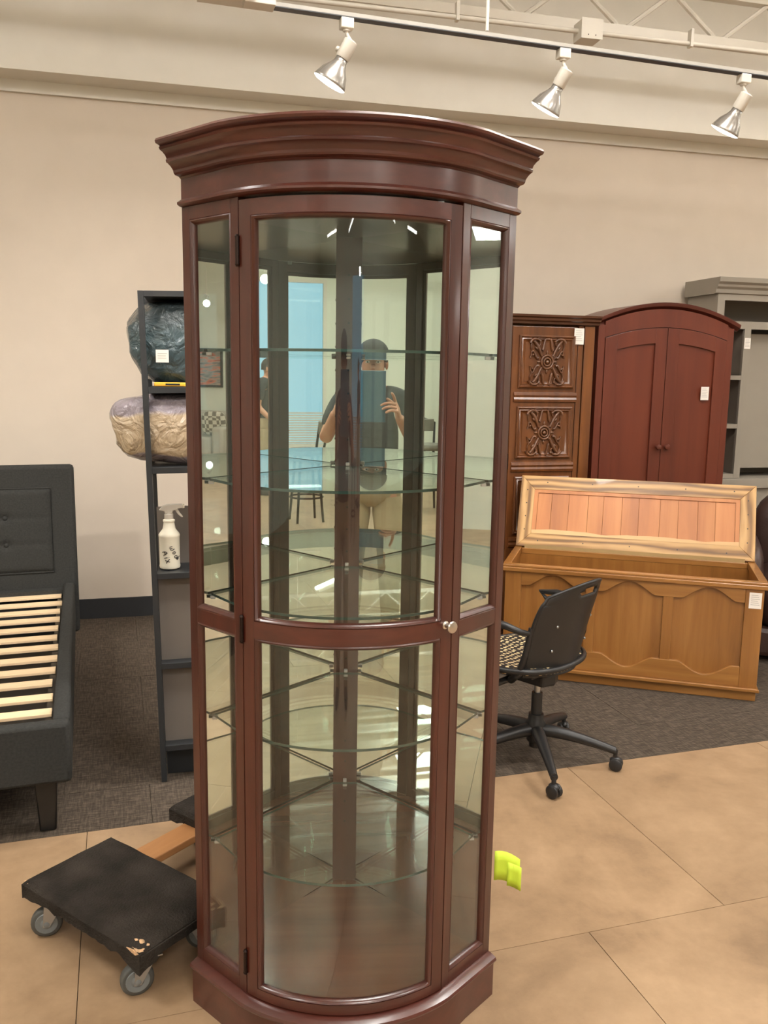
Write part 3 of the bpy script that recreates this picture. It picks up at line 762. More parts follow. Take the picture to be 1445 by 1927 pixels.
for u0, u1 in ((.42, .468), (.793, .841)): MB().box(u0, u1, .005, .024, .15, CH-.10).build('muntin', M['oak'], ch, bevel=.002)
TR = .515; BR = .155
for k, nm in ((1, 'top_rail'), (0, 'bottom_rail')):
    poly = []
    edge = [(.095, 0)]
    for u0, u1 in pans: edge += scallop(u0, u1, 0, 0, k)
    edge.append((CL-.095, 0))
    if k: e = [(u, CH-.105+.062*kk) for u, kk in edge]; poly = [(.095, CH-.035)]+e+[(CL-.095, CH-.035)]
    else: e = [(u, .17-.058*kk) for u, kk in edge]; poly = [(.095, .068)]+e+[(CL-.095, .068)]
    q = [poly[0]]
    for p in poly[1:]:
        if abs(p[0]-q[-1][0])+abs(p[1]-q[-1][1]) > 1e-4: q.append(p)
    MB().prism(q, .004, .025, plane='xz').build(nm, M['oak_x'], ch, bevel=.0025)
for u0, u1 in pans: MB().box(u0-.01, u1+.01, .020, .0255, .08, CH-.04).build('front_panel', M['oak'], ch)
MB().box(.012, .03, .026, CD_-.02, .068, CH-.035).build('side_board', M['oak'], ch)
MB().box(CL-.03, CL-.012, .026, CD_-.02, .068, CH-.035).build('side_board', M['oak'], ch)
MB().box(.012, CL-.012, CD_-.03, CD_-.012, .068, CH-.035).build('back_board', M['oak'], ch)
MB().box(.03, CL-.03, .026, CD_-.03, .068, .08).build('bottom_board', M['oak'], ch)
for a in (0,):
    MB().box(-.006, CL+.006, -.008, .040, CH-.035, CH-.012).build('rim', M['oak_x'], ch, bevel=.004)
    MB().box(-.002, CL+.002, -.002, .040, CH-.012, CH).build('rim', M['oak_x'], ch, bevel=.003)
    MB().box(-.004, .036, .040, CD_, CH-.035, CH).build('rim', M['oak'], ch, bevel=.003)
    MB().box(CL-.036, CL+.004, .040, CD_, CH-.035, CH).build('rim', M['oak'], ch, bevel=.003)
    MB().box(.036, CL-.036, CD_-.03, CD_, CH-.035, CH-.004).build('rim', M['oak_x'], ch, bevel=.003)
# open lid, hinged on the back edge
lid = empty('lid', (.0, CD_-.015, CH+.004)); lid.parent = ch; lid.rotation_euler = (math.radians(-24), 0, 0)
LW, LH, LB = CL, .42, .08
def quad(a, b, c, d, y0, y1): return MB().prism([a, b, c, d], y0, y1, plane='xz')
quad((0, 0), (LW, 0), (LW-LB, LB), (LB, LB), 0, .024).build('lid_frame', M['lid_oak'], lid, bevel=.002)
quad((LB, LH-LB), (LW-LB, LH-LB), (LW, LH), (0, LH), 0, .024).build('lid_frame', M['lid_oak'], lid, bevel=.002)
quad((0, 0), (LB, LB), (LB, LH-LB), (0, LH), 0, .024).build('lid_frame', M['lid_oak_z'], lid, bevel=.002)
quad((LW, 0), (LW, LH), (LW-LB, LH-LB), (LW-LB, LB), 0, .024).build('lid_frame', M['lid_oak_z'], lid, bevel=.002)
# cedar lining strip and planks
cz = M['cedar']
MB().box(LB, LW-LB, .003, .014, LB, LB+.018).build('cedar_strip', cz[1], lid); MB().box(LB, LW-LB, .003, .014, LH-LB-.020, LH-LB).build('cedar_strip', cz[1], lid)
MB().box(LB, LB+.022, .003, .014, LB+.018, LH-LB-.02).build('cedar_strip', cz[0], lid); MB().box(LW-LB-.022, LW-LB, .003, .014, LB+.018, LH-LB-.02).build('cedar_strip', cz[0], lid)
x = LB+.022; i = 0; xe = LW-LB-.022
ws = [.07, .085, .095, .075, .09, .08, .10, .085, .09, .08, .09]; sc = (xe-x)/sum(ws)
for w in ws:
    w *= sc; MB().box(x+.0006, x+w-.0006, .009, .018, LB+.018, LH-LB-.02).build('cedar_plank', cz[(i*7+i//2) % 3], lid, bevel=.0008); x += w; i += 1
# pale sapwood edge along the bottom of the lining
sp_ = [(LB, LB)]+[(LB+(LW-2*LB)*t/40, LB+.012+.014*abs(math.sin(t*.17+.6))*(1 if t < 20 else .8)+.004*noise.noise(Vector((t*.4, 2, 0)))) for t in range(41)]+[(LW-LB, LB)]
MB().prism(sp_, .0015, .009, plane='xz').build('sapwood_edge', M['sapwood'], lid)
MB().box(.05, LW-.05, -.003, .002, -.012, .010).build('piano_hinge', plain('brass_hinge', (120, 96, 58), .5, metal=.6), lid)
sm = MB()
for u, z in [(.04, .1+.078*i) for i in range(4)]+[(LW-.04, .1+.078*i) for i in range(4)]+[(.12+.25*i, .037) for i in range(5)]+[(.15+.25*i, LH-.037) for i in range(5)]:
    sm.cyl((u, -.0008, z), (u, .001, z), .0035, n=8)
tag(sm.build('screw_plugs', M['ink'], lid), kind='stuff')
def price_tag(loc, rz, w, h, label, grp=None, tilt=0):
    o = MB().box(-w/2, w/2, -.001, .0, -h/2, h/2).build('price_tag', M['paper'], loc=loc, rot=(0, tilt, rz)); tag(o, label, 'tag')
    m = MB()
    for i in range(6):
        z = h*.34-i*h*.12; m.box(-w*.36, w*(.2+.14*((i*7) % 3)/2), -.0014, -.001, z-.0012, z+.0012)
    m.build('fine_print', M['print'], o); return o
def chp(u, d, z): return tuple(T(.618, 4.335, 0) @ R(CA) @ Vector((u, d, z)))
price_tag(chp(CL-.05, .0035, CH-.09), CA, .056, .078, 'white price tag on right stile of the golden oak chest')

# ------------------------------------------------------------------ wall line helper (along WA)
def wallpt(x, y): return (x, y)
# ------------------------------------------------------------------ carved cabinet
kc = empty('carved_cabinet', (.711, 5.031, 0), WA, 'dark walnut cabinet with carved rosette door panels, left of the red armoire', 'cabinet'); kc.scale = (.93, .93, 1)
KW = .50
MB().box(-.42, KW+.07, .02, .45, .02, 1.842).build('carcass', M['walnut'], kc, bevel=.004)
MB().box(-.42, -.0, 0, .02, .02, 1.842).build('door', M['walnut'], kc, bevel=.003)
kd = MB().box(.012, KW-.05, -.004, .02, .06, 1.834).build('door', M['walnut'], kc, bevel=.003)
MB().box(KW-.045, KW-.01, -.002, .02, .02, 1.842).box(KW+.0, KW+.07, 0, .02, .02, 1.842).build('pilaster', M['walnut'], kc, bevel=.004)
MB().prism([(0, 1.842), (-.02, 1.848), (-.022, 1.860), (-.034, 1.867), (-.036, 1.880), (-.048, 1.887), (-.05, 1.899), (.45, 1.899), (.45, 1.842)], -.44, KW+.09, plane='yz').build('cornice', M['walnut_dark'], kc, smooth=30)
MB().box(-.42, KW+.07, .01, .45, 0, .02).build('plinth', M['walnut_dark'], kc)
def ring_frame(mb, x0, x1, z0, z1, prof, m=None):
    rs = []
    for x, z, sx, sz in ((x0, z0, 1, 1), (x1, z0, -1, 1), (x1, z1, -1, -1), (x0, z1, 1, -1)):
        rs.append([(x+sx*a, -d, z+sz*a) for a, d in prof])
    return mb.rings(rs, m, loop=True)
MP = [(0, .0), (0, .016), (.008, .022), (.016, .014), (.022, .018), (.030, .008), (.042, .006), (.048, .0)]
for z0, z1 in ((1.481, 1.783), (1.071, 1.374), (.62, .964), (.16, .52)):
    x0, x1 = .055, .43
    ring_frame(MB(), x0, x1, z0, z1, MP).build('panel_moulding', M['walnut'], kd, smooth=50)
    MB().box(x0+.04, x1-.04, -.009, -.004, z0+.04, z1-.04).build('panel_field', M['walnut'], kd)
    if z0 < 1: continue
    cx, cz_ = (x0+x1)/2, (z0+z1)/2
    ro = MB(); mm = T(cx, -.010, cz_) @ R(math.pi/2, 'X') @ Matrix.Diagonal((1.12, 1.12, 1.3, 1))
    for rr, tr, h in ((.034, .0065, .004), (.020, .005, .006)):
        ro.tube([(rr*math.cos(2*math.pi*i/24), rr*math.sin(2*math.pi*i/24), h) for i in range(24)], tr, 8, mm, loop=True)
    ro.ell((0, 0, .006), (.011, .011, .009), 12, 8, mm)
    for i in range(8):
        a = 2*math.pi*i/8; ro.ell((0, 0, 0), (.014, .007, .006), 10, 6, mm @ R(a) @ T(.048, 0, .001))
    ro.build('rosette', M['walnut_carve'], kd, smooth=60)
    sv = MB()
    for sx in (-1, 1):
        for sz in (-1, 1):
            def q(u, v, h=.004, sx=sx, sz=sz): return (sx*u, sz*v, h)
            # scrolled acanthus in each corner
            sv.tube([q(.035+.05*t/10, .030+.075*math.sin(t/10*1.4), .005) for t in range(11)], [.010-.0006*abs(t-5) for t in range(11)], 8, mm)
            sv.tube([q(.075+.03*math.cos(a), .095+.022*math.sin(a), .006) for a in [i*.45 for i in range(11)]], [.008-.0005*i for i in range(11)], 8, mm)
            sv.tube([q(.052+.045*t/8, .022+.03*t/8-.01*math.sin(t*.8), .005) for t in range(9)], [.008-.0006*t for t in range(9)], 8, mm)
            sv.tube([q(.012+.02*t/8, .115-.05*t/8+.01*math.sin(t*.7), .005) for t in range(9)], [.005+.0004*t for t in range(9)], 8, mm)
            sv.tube([q(.018, .122), q(.055, .125), q(.062, .112), q(.095, .105), q(.100, .075), q(.092, .055), q(.102, .02)], .0045, 6, mm)
            sv.ell((0, 0, 0), (.013, .008, .009), 10, 6, mm @ T(sx*.066, sz*.068, .004) @ R(sx*sz*.8))
            sv.ell((0, 0, 0), (.010, .006, .008), 10, 6, mm @ T(sx*.088, sz*.035, .004) @ R(-sx*sz*.5))
            sv.ell((0, 0, 0), (.007, .010, .009), 10, 6, mm @ T(sx*.045, sz*.105, .004) @ R(-sx*sz*.5))
    sv.build('carved_scrolls', M['walnut_carve'], kd, smooth=60)
for z in (1.428, 1.02, .57):
    MB().prism([(0, z-.03), (.010, z-.026), (.014, z-.012), (.008, z), (.014, z+.012), (.010, z+.026), (0, z+.03)], .03, .455, T(0, -.004) @ Matrix.Scale(-1, 4, (0, 1, 0)), plane='yz').build('cross_moulding', M['walnut'], kd, smooth=40)
MB().cyl((.004, -.006, 1.01), (.004, -.006, 1.10), .006, n=10).build('hinge', M['dark_metal'], kc, smooth=40)
def kp(o, x, d, z): return tuple(T(*o) @ R(WA) @ Vector((x, d, z)))
price_tag(kp((.711, 5.031, 0), .423, -.010, 1.783), WA, .062, .092, 'white price tag at top of the dark carved cabinet door')

# ------------------------------------------------------------------ red armoire with arched top
AM = (1.263, 5.243, 0)
am = empty('armoire', AM, WA, 'reddish mahogany armoire with arched crown and two tall doors', 'wardrobe')
AW = .929; AZ = 1.861; ARC = .103
def arch(u, base, rise): return base+rise*(1-((u-AW/2)/(AW/2))**2)
NA = 24
body = [(0, 0), (AW, 0)]+[(AW-AW*i/NA, arch(AW-AW*i/NA, AZ, ARC)) for i in range(NA+1)]
MB().prism(body, .02, .36, plane='xz').build('carcass', M['mahog'], am, bevel=.002)
cr = MB(); rs = []
prof = [(0, .0), (.010, -.012), (.016, -.030), (.030, -.036), (.038, -.036), (.038, .34), (0, .34)]
for i in range(NA+1):
    u = -.035+(AW+.07)*i/NA; zz = AZ+ARC*(1-((u-AW/2)/(AW/2+.0))**2)
    rs.append([(u, y+.02, zz+h) for h, y in prof])
cr.rings(rs).build('crown', M['mahog_dark'], am, smooth=35)
# face frame
MB().box(0, .045, 0, .02, 0, AZ-.002).build('stile', M['mahog'], am, bevel=.001); MB().box(AW-.045, AW, 0, .02, 0, AZ-.002).build('stile', M['mahog'], am, bevel=.001)
DT = 1.770
top = [(.045, arch(.045, DT, .085))]+[(.045+(AW-.09)*i/NA, arch(.045+(AW-.09)*i/NA, DT, .085)) for i in range(NA+1)]+[(AW-.045-(AW-.09)*i/NA, arch(AW-.045-(AW-.09)*i/NA, AZ, ARC)) for i in range(NA+1)]
MB().prism(top[1:], 0, .02, plane='xz').build('arched_rail', M['mahog'], am)
MB().box(.045, AW-.045, 0, .02, 0, .08).build('bottom_rail', M['mahog'], am)
for s, (u0, u1) in enumerate(((.048, AW/2-.002), (AW/2+.002, AW-.048))):
    n = 14; tops = [(u1-(u1-u0)*i/n, arch(u1-(u1-u0)*i/n, DT, .085)-.004) for i in range(n+1)]
    d = empty('door', (0, 0, 0)); d.parent = am
    fw = .078
    MB().prism([(u0, .085), (u0+fw, .085), (u0+fw, arch(u0+fw, DT, .085)-.004), (u0, arch(u0, DT, .085)-.004)], -.004, .018, plane='xz').build('stile', M['mahog'], d, bevel=.0015)
    MB().prism([(u1-fw, .085), (u1, .085), (u1, arch(u1, DT, .085)-.004), (u1-fw, arch(u1-fw, DT, .085)-.004)], -.004, .018, plane='xz').build('stile', M['mahog'], d, bevel=.0015)
    a, b = u0+fw, u1-fw
    MB().prism([(b-(b-a)*i/n, arch(b-(b-a)*i/n, DT, .085)-.004) for i in range(n+1)]+[(a+(b-a)*i/n, arch(a+(b-a)*i/n, DT, .085)-.095) for i in range(n+1)], -.004, .018, plane='xz').build('arched_rail', M['mahog'], d, bevel=.0015)
    MB().box(a, b, -.004, .018, .085, .19).build('bottom_rail', M['mahog'], d, bevel=.0015)
    MB().prism([(a-.004, .18), (b+.004, .18)]+[(b-(b-a)*i/n, arch(b-(b-a)*i/n, DT, .085)-.093) for i in range(n+1)], .010, .017, plane='xz').build('door_panel', M['mahog'], d)
    ku = (u1-.028) if s == 0 else (u0+.028)
    MB().lathe([(.008, 0), (.007, .012), (.015, .018), (.019, .026), (.015, .033), (.002, .036)], 18, T(ku, -.004, 1.128) @ R(math.pi/2, 'X')).build('knob', M['mahog'], d, smooth=45)
price_tag(kp(AM, .748, -.006, 1.459), WA, .056, .082, 'white price tag on the right door of the red armoire')

# ------------------------------------------------------------------ grey wall unit
GM = (2.203, 5.892, 0)
gm = empty('wall_unit', GM, WA, 'warm grey painted shelving unit with crown moulding right of the armoire', 'shelf')
GW, GD, GH = 1.9, .345, 2.215
MB().box(0, .02, .02, GD, 0, 2.13).build('side_board', M['grey_paint'], gm); MB().box(GW-.02, GW, .02, GD, 0, 2.13).build('side_board', M['grey_paint'], gm)
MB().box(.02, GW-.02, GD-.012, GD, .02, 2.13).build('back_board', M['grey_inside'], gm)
MB().prism([(0, 2.11), (-.012, 2.115), (-.014, 2.14), (-.03, 2.155), (-.034, 2.17), (-.05, 2.185), (-.052, GH), (GD, GH), (GD, 2.11)], -.03, GW+.03, plane='yz').build('crown_moulding', M['grey_paint'], gm, smooth=30)
MB().box(0, .055, 0, .02, 0, 2.11).build('stile', M['grey_paint'], gm); MB().box(GW-.055, GW, 0, .02, 0, 2.11).build('stile', M['grey_paint'], gm)
MB().box(.055, GW-.055, 0, .02, 2.07, 2.11).build('rail', M['grey_paint'], gm)
MB().box(.055, GW-.055, 0, .02, 1.885, 1.935).build('rail', M['grey_paint'], gm)
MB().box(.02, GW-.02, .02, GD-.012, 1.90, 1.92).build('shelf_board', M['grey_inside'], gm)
MB().box(.225, .275, 0, .02, .87, 1.885).build('stile', M['grey_paint'], gm)
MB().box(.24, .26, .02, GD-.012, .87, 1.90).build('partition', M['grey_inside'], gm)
for z in (1.575, 1.245, .90): 
    MB().box(.055, .225, 0.002, GD-.012, z-.03, z).build('shelf_board', M['grey_paint'], gm)
MB().box(.275, GW-.055, .10, .115, .93, 1.86).build('inset_panel', M['grey_paint'], gm)
MB().box(.0, GW, -.03, GD, .80, .868).build('counter', M['grey_paint'], gm, bevel=.004)
MB().box(.055, GW-.055, .0, .02, .02, .80).build('base_front', M['grey_paint'], gm)
price_tag(kp(GM, .25, -.004, 1.79), WA, .048, .072, 'white price tag on narrow stile of the grey wall unit')

# ------------------------------------------------------------------ brown leather armchair at the right edge
la = empty('leather_armchair', (2.42, 4.80, 0), math.radians(-20), 'dark brown leather recliner at right edge beyond the open chest', 'armchair')
MB().ell((-.0, .30, .56), (.30, .13, .34), 20, 14, p=.6).build('backrest', M['leather'], la, smooth=60)
MB().ell((0, -.02, .33), (.28, .34, .16), 20, 12, p=.5).build('seat_cushion', M['leather'], la, smooth=60)
for s in (-1, 1): MB().ell((s*.33, .0, .36), (.09, .38, .29), 18, 12, p=.5).build('armrest', M['leather'], la, smooth=60)
MB().box(-.32, .32, -.3, .36, .03, .2).build('base', M['leather'], la, bevel=.03)
for x in (-.28, .28):
    for y in (-.26, .30): MB().cyl((x, y, 0), (x, y, .04), .02, n=10).build('leg', M['black_wood'], la)

# ------------------------------------------------------------------ office chair
oc = empty('office_chair', (.631, 3.325, 0), math.atan2(.68, -.73), 'black swivel office chair with perforated back and dotted seat beside the chest', 'chair')
# local +x is forward
bp_ = M['black_plastic']
LEGA = [math.radians(d) for d in (-87, -15, 57, 129, 201)]
RA = math.atan2(.68, -.73)
MB().lathe([(.034, .085), (.036, .09), (.04, .16), (.032, .175), (.030, .20)], 24).build('hub', bp_, oc, smooth=45)
MB().lathe([(.024, .06), (.024, .09)], 20).build('hub_sleeve', bp_, oc, smooth=45)
for a in LEGA:
    a -= RA
    rs = []
    for t in range(9):
        k = t/8; r = .02+.30*k; z = .135-.055*k**1.6; w = .028-.013*k; h = .028-.012*k
        rs.append([(r, w*math.cos(q)*(1.0), z+h*math.sin(q)) for q in [2*math.pi*i/12 for i in range(12)]])
    MB().rings(rs, R(a)).build('leg', bp_, oc, smooth=50)
    c = empty('caster', (.319*math.cos(a), .319*math.sin(a), 0), a+random.uniform(-.8, .8)); c.parent = oc
    for s in (-1, 1):
        MB().rings([[(.004+r*math.cos(2*math.pi*i/20), s*y, .026+r*math.sin(2*math.pi*i/20)) for i in range(20)] for r, y in ((.022, .004), (.026, .008), (.026, .018), (.018, .023))]).build('wheel', bp_, c, smooth=45)
    MB().cyl((0, 0, .045), (0, 0, .085), .009, n=10).ell((.002, 0, .042), (.024, .017, .014), 12, 8).build('stem', bp_, c, smooth=50)
MB().cyl((0, 0, .20), (0, 0, .29), .022, n=18).build('gas_lift_sleeve', bp_, oc, smooth=45)
MB().cyl((0, 0, .29), (0, 0, .335), .013, n=18).build('gas_lift', M['steel'], oc, smooth=45)
MB().prism([(-.06, -.06), (.12, -.055), (.14, 0), (.12, .055), (-.06, .06), (-.08, 0)], .335, .385).build('mechanism', bp_, oc, bevel=.01)
MB().tube([(.0, -.05, .36), (.02, -.16, .355), (.03, -.21, .35)], [.007, .007, .012], 8, flat=1).build('lever', bp_, oc, smooth=50)
def seatf(u, v):
    a = 2*math.pi*u
    return None
SXC = .09
def sout(a, k=1.0):
    return (SXC+.235*k*math.copysign(abs(math.cos(a))**.7, math.cos(a)), .235*k*math.copysign(abs(math.sin(a))**.75, math.sin(a)))
def szz(x, y): return .425+.02*((x-SXC)/.235)**2*(1 if x < SXC else -.6)+.018*(y/.235)**2
n = 40; sr = []
for k in (1.0, .9, .75, .55, .3, .08):
    sr.append([(sout(2*math.pi*i/n, k)[0], sout(2*math.pi*i/n, k)[1], szz(*sout(2*math.pi*i/n, k))+(.008 if k < 1 else 0)) for i in range(n)])
MB().rings([[(x, y, z-.02) for x, y, z in sr[0]]]+sr).build('seat', M['seat_perf'], oc, smooth=60)
MB().tube([(sout(2*math.pi*i/n)[0], sout(2*math.pi*i/n)[1], szz(*sout(2*math.pi*i/n))-.006) for i in range(n)], .012, 8, loop=True).build('seat_rim', bp_, oc, smooth=60)
MB().box(-.06, .24, -.13, .13, .385, .412).build('seat_pan', bp_, oc, bevel=.01)
# backrest shell : x = depth, curved, with a slot handle
def bf(u, v):
    w = .205*(1-.0*v)*(1-.13*max(0, (v-.6)/.4)**3)*(1-.10*(1-v)**3)
    y = (u-.5)*2*w; z = .415+.375*v
    z -= .05*abs((u-.5)*2)**2*(1 if v > .9 else v*v)
    x = -.135-.06*v-.03*v*v+.085*((u-.5)*2)**2
    return (x, y, z)
nb, mbk = 36, 36
vs = [bf(i/nb, j/mbk) for j in range(mbk+1) for i in range(nb+1)]; fs = []
for j in range(mbk):
    for i in range(nb):
        uc, vc = (i+.5)/nb-.5, (j+.5)/mbk-.90
        if (uc/.17)**2+(vc/.045)**2 < 1: continue
        uu, vv = i, j
        fs.append((j*(nb+1)+i, j*(nb+1)+i+1, (j+1)*(nb+1)+i+1, (j+1)*(nb+1)+i))
def back_mat():
    N = NT('perforated_back'); tc = N.n('ShaderNodeTexCoord'); mp = N.n('ShaderNodeMapping'); mp.inputs['Scale'].default_value = (0, 62, 75); mp.inputs['Location'].default_value = (.5, 0, 0); N.l(tc.outputs['Object'], mp.inputs['Vector'])
    vo = N.n('ShaderNodeTexVoronoi', i_Scale=1.0, i_Randomness=.0); N.l(mp.outputs[0], vo.inputs['Vector'])
    N.l(ramp(N, vo.outputs['Distance'], [(.26, lin((16, 14, 13))), (.36, lin((40, 38, 36)))]), N.b.inputs['Base Color']); N.b.inputs['Roughness'].default_value = .45
    return N.m
bk = MB(); bk.raw(vs, fs); bk.build('backrest', back_mat(), oc, smooth=60, solid=.008)
rim = [bf(0, j/20) for j in range(21)]+[bf(i/14, 1) for i in range(1, 15)]+[bf(1, 1-j/20) for j in range(1, 21)]+[bf(1-i/14, 0) for i in range(1, 14)]
MB().tube(rim, .0065, 8, loop=True).build('backrest_rim', bp_, oc, smooth=60)
for s in (-1, 1):
    MB().tube([(.04, s*.09, .40), (.0, s*.19, .39), (-.045, s*.205, .43), (-.075, s*.21, .52), (-.09, s*.205, .62)], [.014, .015, .014, .012, .009], 10).build('back_bracket', bp_, oc, smooth=60)
    MB().tube([(.02, s*.12, .385), (.05, s*.25, .37), (.07, s*.275, .42), (.14, s*.28, .59), (.18, s*.28, .625), (.10, s*.28, .635), (-.02, s*.275, .63), (-.075, s*.25, .61), (-.085, s*.215, .60)], [.013, .014, .012, .011, .012, .014, .015, .012, .010], 10).build('armrest', bp_, oc, smooth=60)
    for z in (.52, .62): MB().ell((-.135-.2*(z-.415)-.006+.03, s*.12, z), (.005, .006, .006), 8, 6).build('bolt', M['steel'], oc, smooth=60)

# ------------------------------------------------------------------ ceiling: track, lamps, conduit, joist
TZ = 2.72
ta, tb = Vector((-.381, 3.019, TZ)), Vector((2.6, 3.955, TZ)); td = (tb-ta).normalized(); TRA = math.atan2(td.y, td.x)
tr = empty('lighting_track', tuple(ta), TRA, 'white ceiling lighting track with dark slot above the display cabinet', 'lighting track')
tl = (tb-ta).length
MB().box(0, tl, -.017, .017, 0, .012).build('rail', M['track_white'], tr); MB().box(0, tl, -.0165, .0165, -.003, .001).build('slot', M['track_black'], tr)
MB().box(-.10, .0, -.03, .03, -.004, .024).build('feed_end', M['white_metal'], tr, bevel=.002)
for x in (.75, 2.4): MB().cyl((x, 0, .022), (x, 0, CEIL-TZ), .006, n=8).build('hanging_rod', M['white_metal'], tr)
def track_lamp(loc, label, aim, grp='track lamps on the white ceiling track', power=60, beam=True):
    L = empty('track_lamp', loc, 0, label, 'lamp', grp)
    MB().box(-.022, .022, -.018, .018, -.036, -.003, R(TRA)).build('adapter', M['white_metal'], L, bevel=.003)
    MB().cyl((0, 0, -.036), (0, 0, -.042), .013, n=14).tube([(0, 0, -.042), (.004, 0, -.056), (.012, 0, -.066), (.012, 0, -.085)], .006, 8).build('swivel', M['white_metal'], L, smooth=50)
    d = Vector(aim).normalized(); q = Vector((0, 0, 1)).rotation_difference(d).to_matrix().to_4x4()
    m = T(.012, 0, -.080) @ q @ Matrix.Scale(.93, 4)
    MB().lathe([(.018, -.012), (.026, -.008), (.026, .052), (.024, .056)], 22, m).build('socket', M['white_metal'], L, smooth=45)
    MB().lathe([(.010, 0), (.010, .012)], 12, m @ T(.026, 0, .035) @ R(math.pi/2, 'Y')).build('thumb_screw', M['white_metal'], L, smooth=45)
    MB().lathe([(.022, .055), (.023, .070), (.030, .085), (.048, .110), (.060, .140), (.063, .150)], 28, m, cap=False).build('reflector_bulb', M['lamp_silver'], L, smooth=60, solid=.001)
    MB().lathe([(.0005, .158), (.03, .157), (.055, .1535), (.0635, .149)], 28, m, cap=False).build('bulb_face', M['bulb'], L, smooth=60)
    if beam:
        sp = bpy.data.lights.new('track_spot', 'SPOT'); sp.energy = power; sp.spot_size = math.radians(75); sp.spot_blend = .8; sp.shadow_soft_size = .05; sp.color = (1, .94, .86)
        so = bpy.data.objects.new('track_spot', sp); COL.objects.link(so)
        so.location = Vector(loc)+Vector((.012, 0, -.080))+d*.165; so.rotation_euler = d.to_track_quat('-Z', 'Y').to_euler()
    return L
track_lamp((-.15, 3.092, TZ), 'lit reflector track lamp directly above the cabinet crown, leftmost on track', (-.5, .10, -.86))
track_lamp((.622, 3.334, TZ), 'reflector track lamp in the middle, hanging by the junction box', (-.45, .28, -.84))
track_lamp((1.37, 3.569, TZ), 'reflector track lamp at the upper right above the armoire', (-.40, .32, -.86))
# second track out of frame to the left, washing the wall
tr2 = empty('lighting_track', (-3.3, 2.0, TZ), TRA, 'white lighting track out of view over the bed', 'lighting track')
MB().box(0, 1.6, -.018, .018, 0, .022).build('rail', M['white_metal'], tr2)
for x in (.3, 1.3): MB().cyl((x, 0, .022), (x, 0, CEIL-TZ), .006, n=8).build('hanging_rod', M['white_metal'], tr2)
for i, x in enumerate((.45, 1.2)):
    p = Vector((-3.3, 2.0, TZ))+td*x
    track_lamp(tuple(p), ['track lamp over the bed, nearer the corner', 'track lamp over the bed, nearer the display cabinet'][i], (.35, .75, -.45), 'track lamps over the bed', 60)
# rear lamps, seen in the cabinet mirror
RL2 = rp(12.3, -2.47)
for i, (px, py) in enumerate(((1.28, -6.2), RL2)):
    track_lamp((px, py, 2.78), ['lit track lamp seen in the mirror of the curved door', 'lit track lamp seen in the mirror of the left side pane'][i], ((-.12, .90, -.35), (-.93, .1, -.35))[i], 'track lamps behind the photographer', 60)
tr3 = empty('lighting_track', (.6, -6.2, 2.78), 0, 'white lighting track in the rear of the showroom', 'lighting track')
MB().box(0, 2.4, -.018, .018, 0, .022).build('rail', M['white_metal'], tr3); MB().cyl((.3, 0, .022), (.3, 0, CEIL-2.78), .006, n=8).build('hanging_rod', M['white_metal'], tr3); MB().cyl((2.1, 0, .022), (2.1, 0, CEIL-2.78), .006, n=8).build('hanging_rod', M['white_metal'], tr3)
tr4 = empty('lighting_track', (RL2[0]-.3, RL2[1], 2.78), 0, 'short white lighting track over the grey sofa', 'lighting track')
MB().box(0, .6, -.018, .018, 0, .022).build('rail', M['white_metal'], tr4); MB().cyl((.3, 0, .022), (.3, 0, CEIL-2.78), .006, n=8).build('hanging_rod', M['white_metal'], tr4)
for i, (p_, q_, ln_, rz_, z_) in enumerate(((-3.6, -6.8, 1.2, .0, 3.25), (-1.2, -6.2, 1.2, .9, 3.15), (3.0, -6.6, 1.2, -.5, 3.35), (5.2, -5.6, 1.2, .2, 3.2), (-4.6, -3.4, 1.2, 1.1, 3.3), (8.6, .4, 1.2, .3, 3.3))):
    SL = empty('strip_light', (*rp(p_, q_), z_), WA+rz_, 'white hanging strip light '+('at rear left', 'behind the bar stools', 'right of the rear window', 'over the right aisle', 'over the left aisle', 'towards the grey sofa')[i], 'ceiling light', 'hanging strip lights')
    MB().box(-ln_/2, ln_/2, -.05, .05, .03, .07).build('housing', M['white_metal'], SL, bevel=.003)
    MB().cyl((-ln_/2+.02, 0, .012), (ln_/2-.02, 0, .012), .018, n=12).build('tube', M['tube'], SL, smooth=50)
    for s in (-1, 1): MB().cyl((s*.4, 0, .07), (s*.4, 0, CEIL-z_), .003, n=6).build('hanging_rod', M['white_metal'], SL)
# feeder box
MB().box(-.24, -.06, -.06, .08, .015, .065).build('feeder_box', M['white_metal'], tr, bevel=.002)
# conduit + junction box
cz3 = 3.28
cda, cdb = Vector((-.185, 4.43, cz3)), Vector((3.4, 5.28, cz3)); cdd = (cdb-cda).normalized(); CR = math.atan2(cdd.y, cdd.x)
cn = empty('conduit', tuple(cda), CR, 'white electrical conduit running under the steel joist', 'pipe')
cl_ = (cdb-cda).length
MB().cyl((-2.5, 0, 0), (cl_, 0, 0), .012, n=10).build('pipe', M['white_metal'], cn, smooth=50)
for x in (.52, 1.80): MB().box(x-.008, x+.008, -.018, .018, -.018, .07).build('strap', M['white_metal'], cn, bevel=.002)
jb = empty('junction_box', (1.215, 0, 0)); jb.parent = cn
MB().box(-.055, .055, -.05, .05, -.045, .045).build('box', M['white_metal'], jb, bevel=.003); MB().box(-.058, .058, -.053, -.050, -.048, .048).build('cover', M['white_metal'], jb)
for x in (-.02, .02): MB().cyl((x, -.054, -.03), (x, -.0525, -.03), .003, n=8).build('screw', M['dark_metal'], jb)
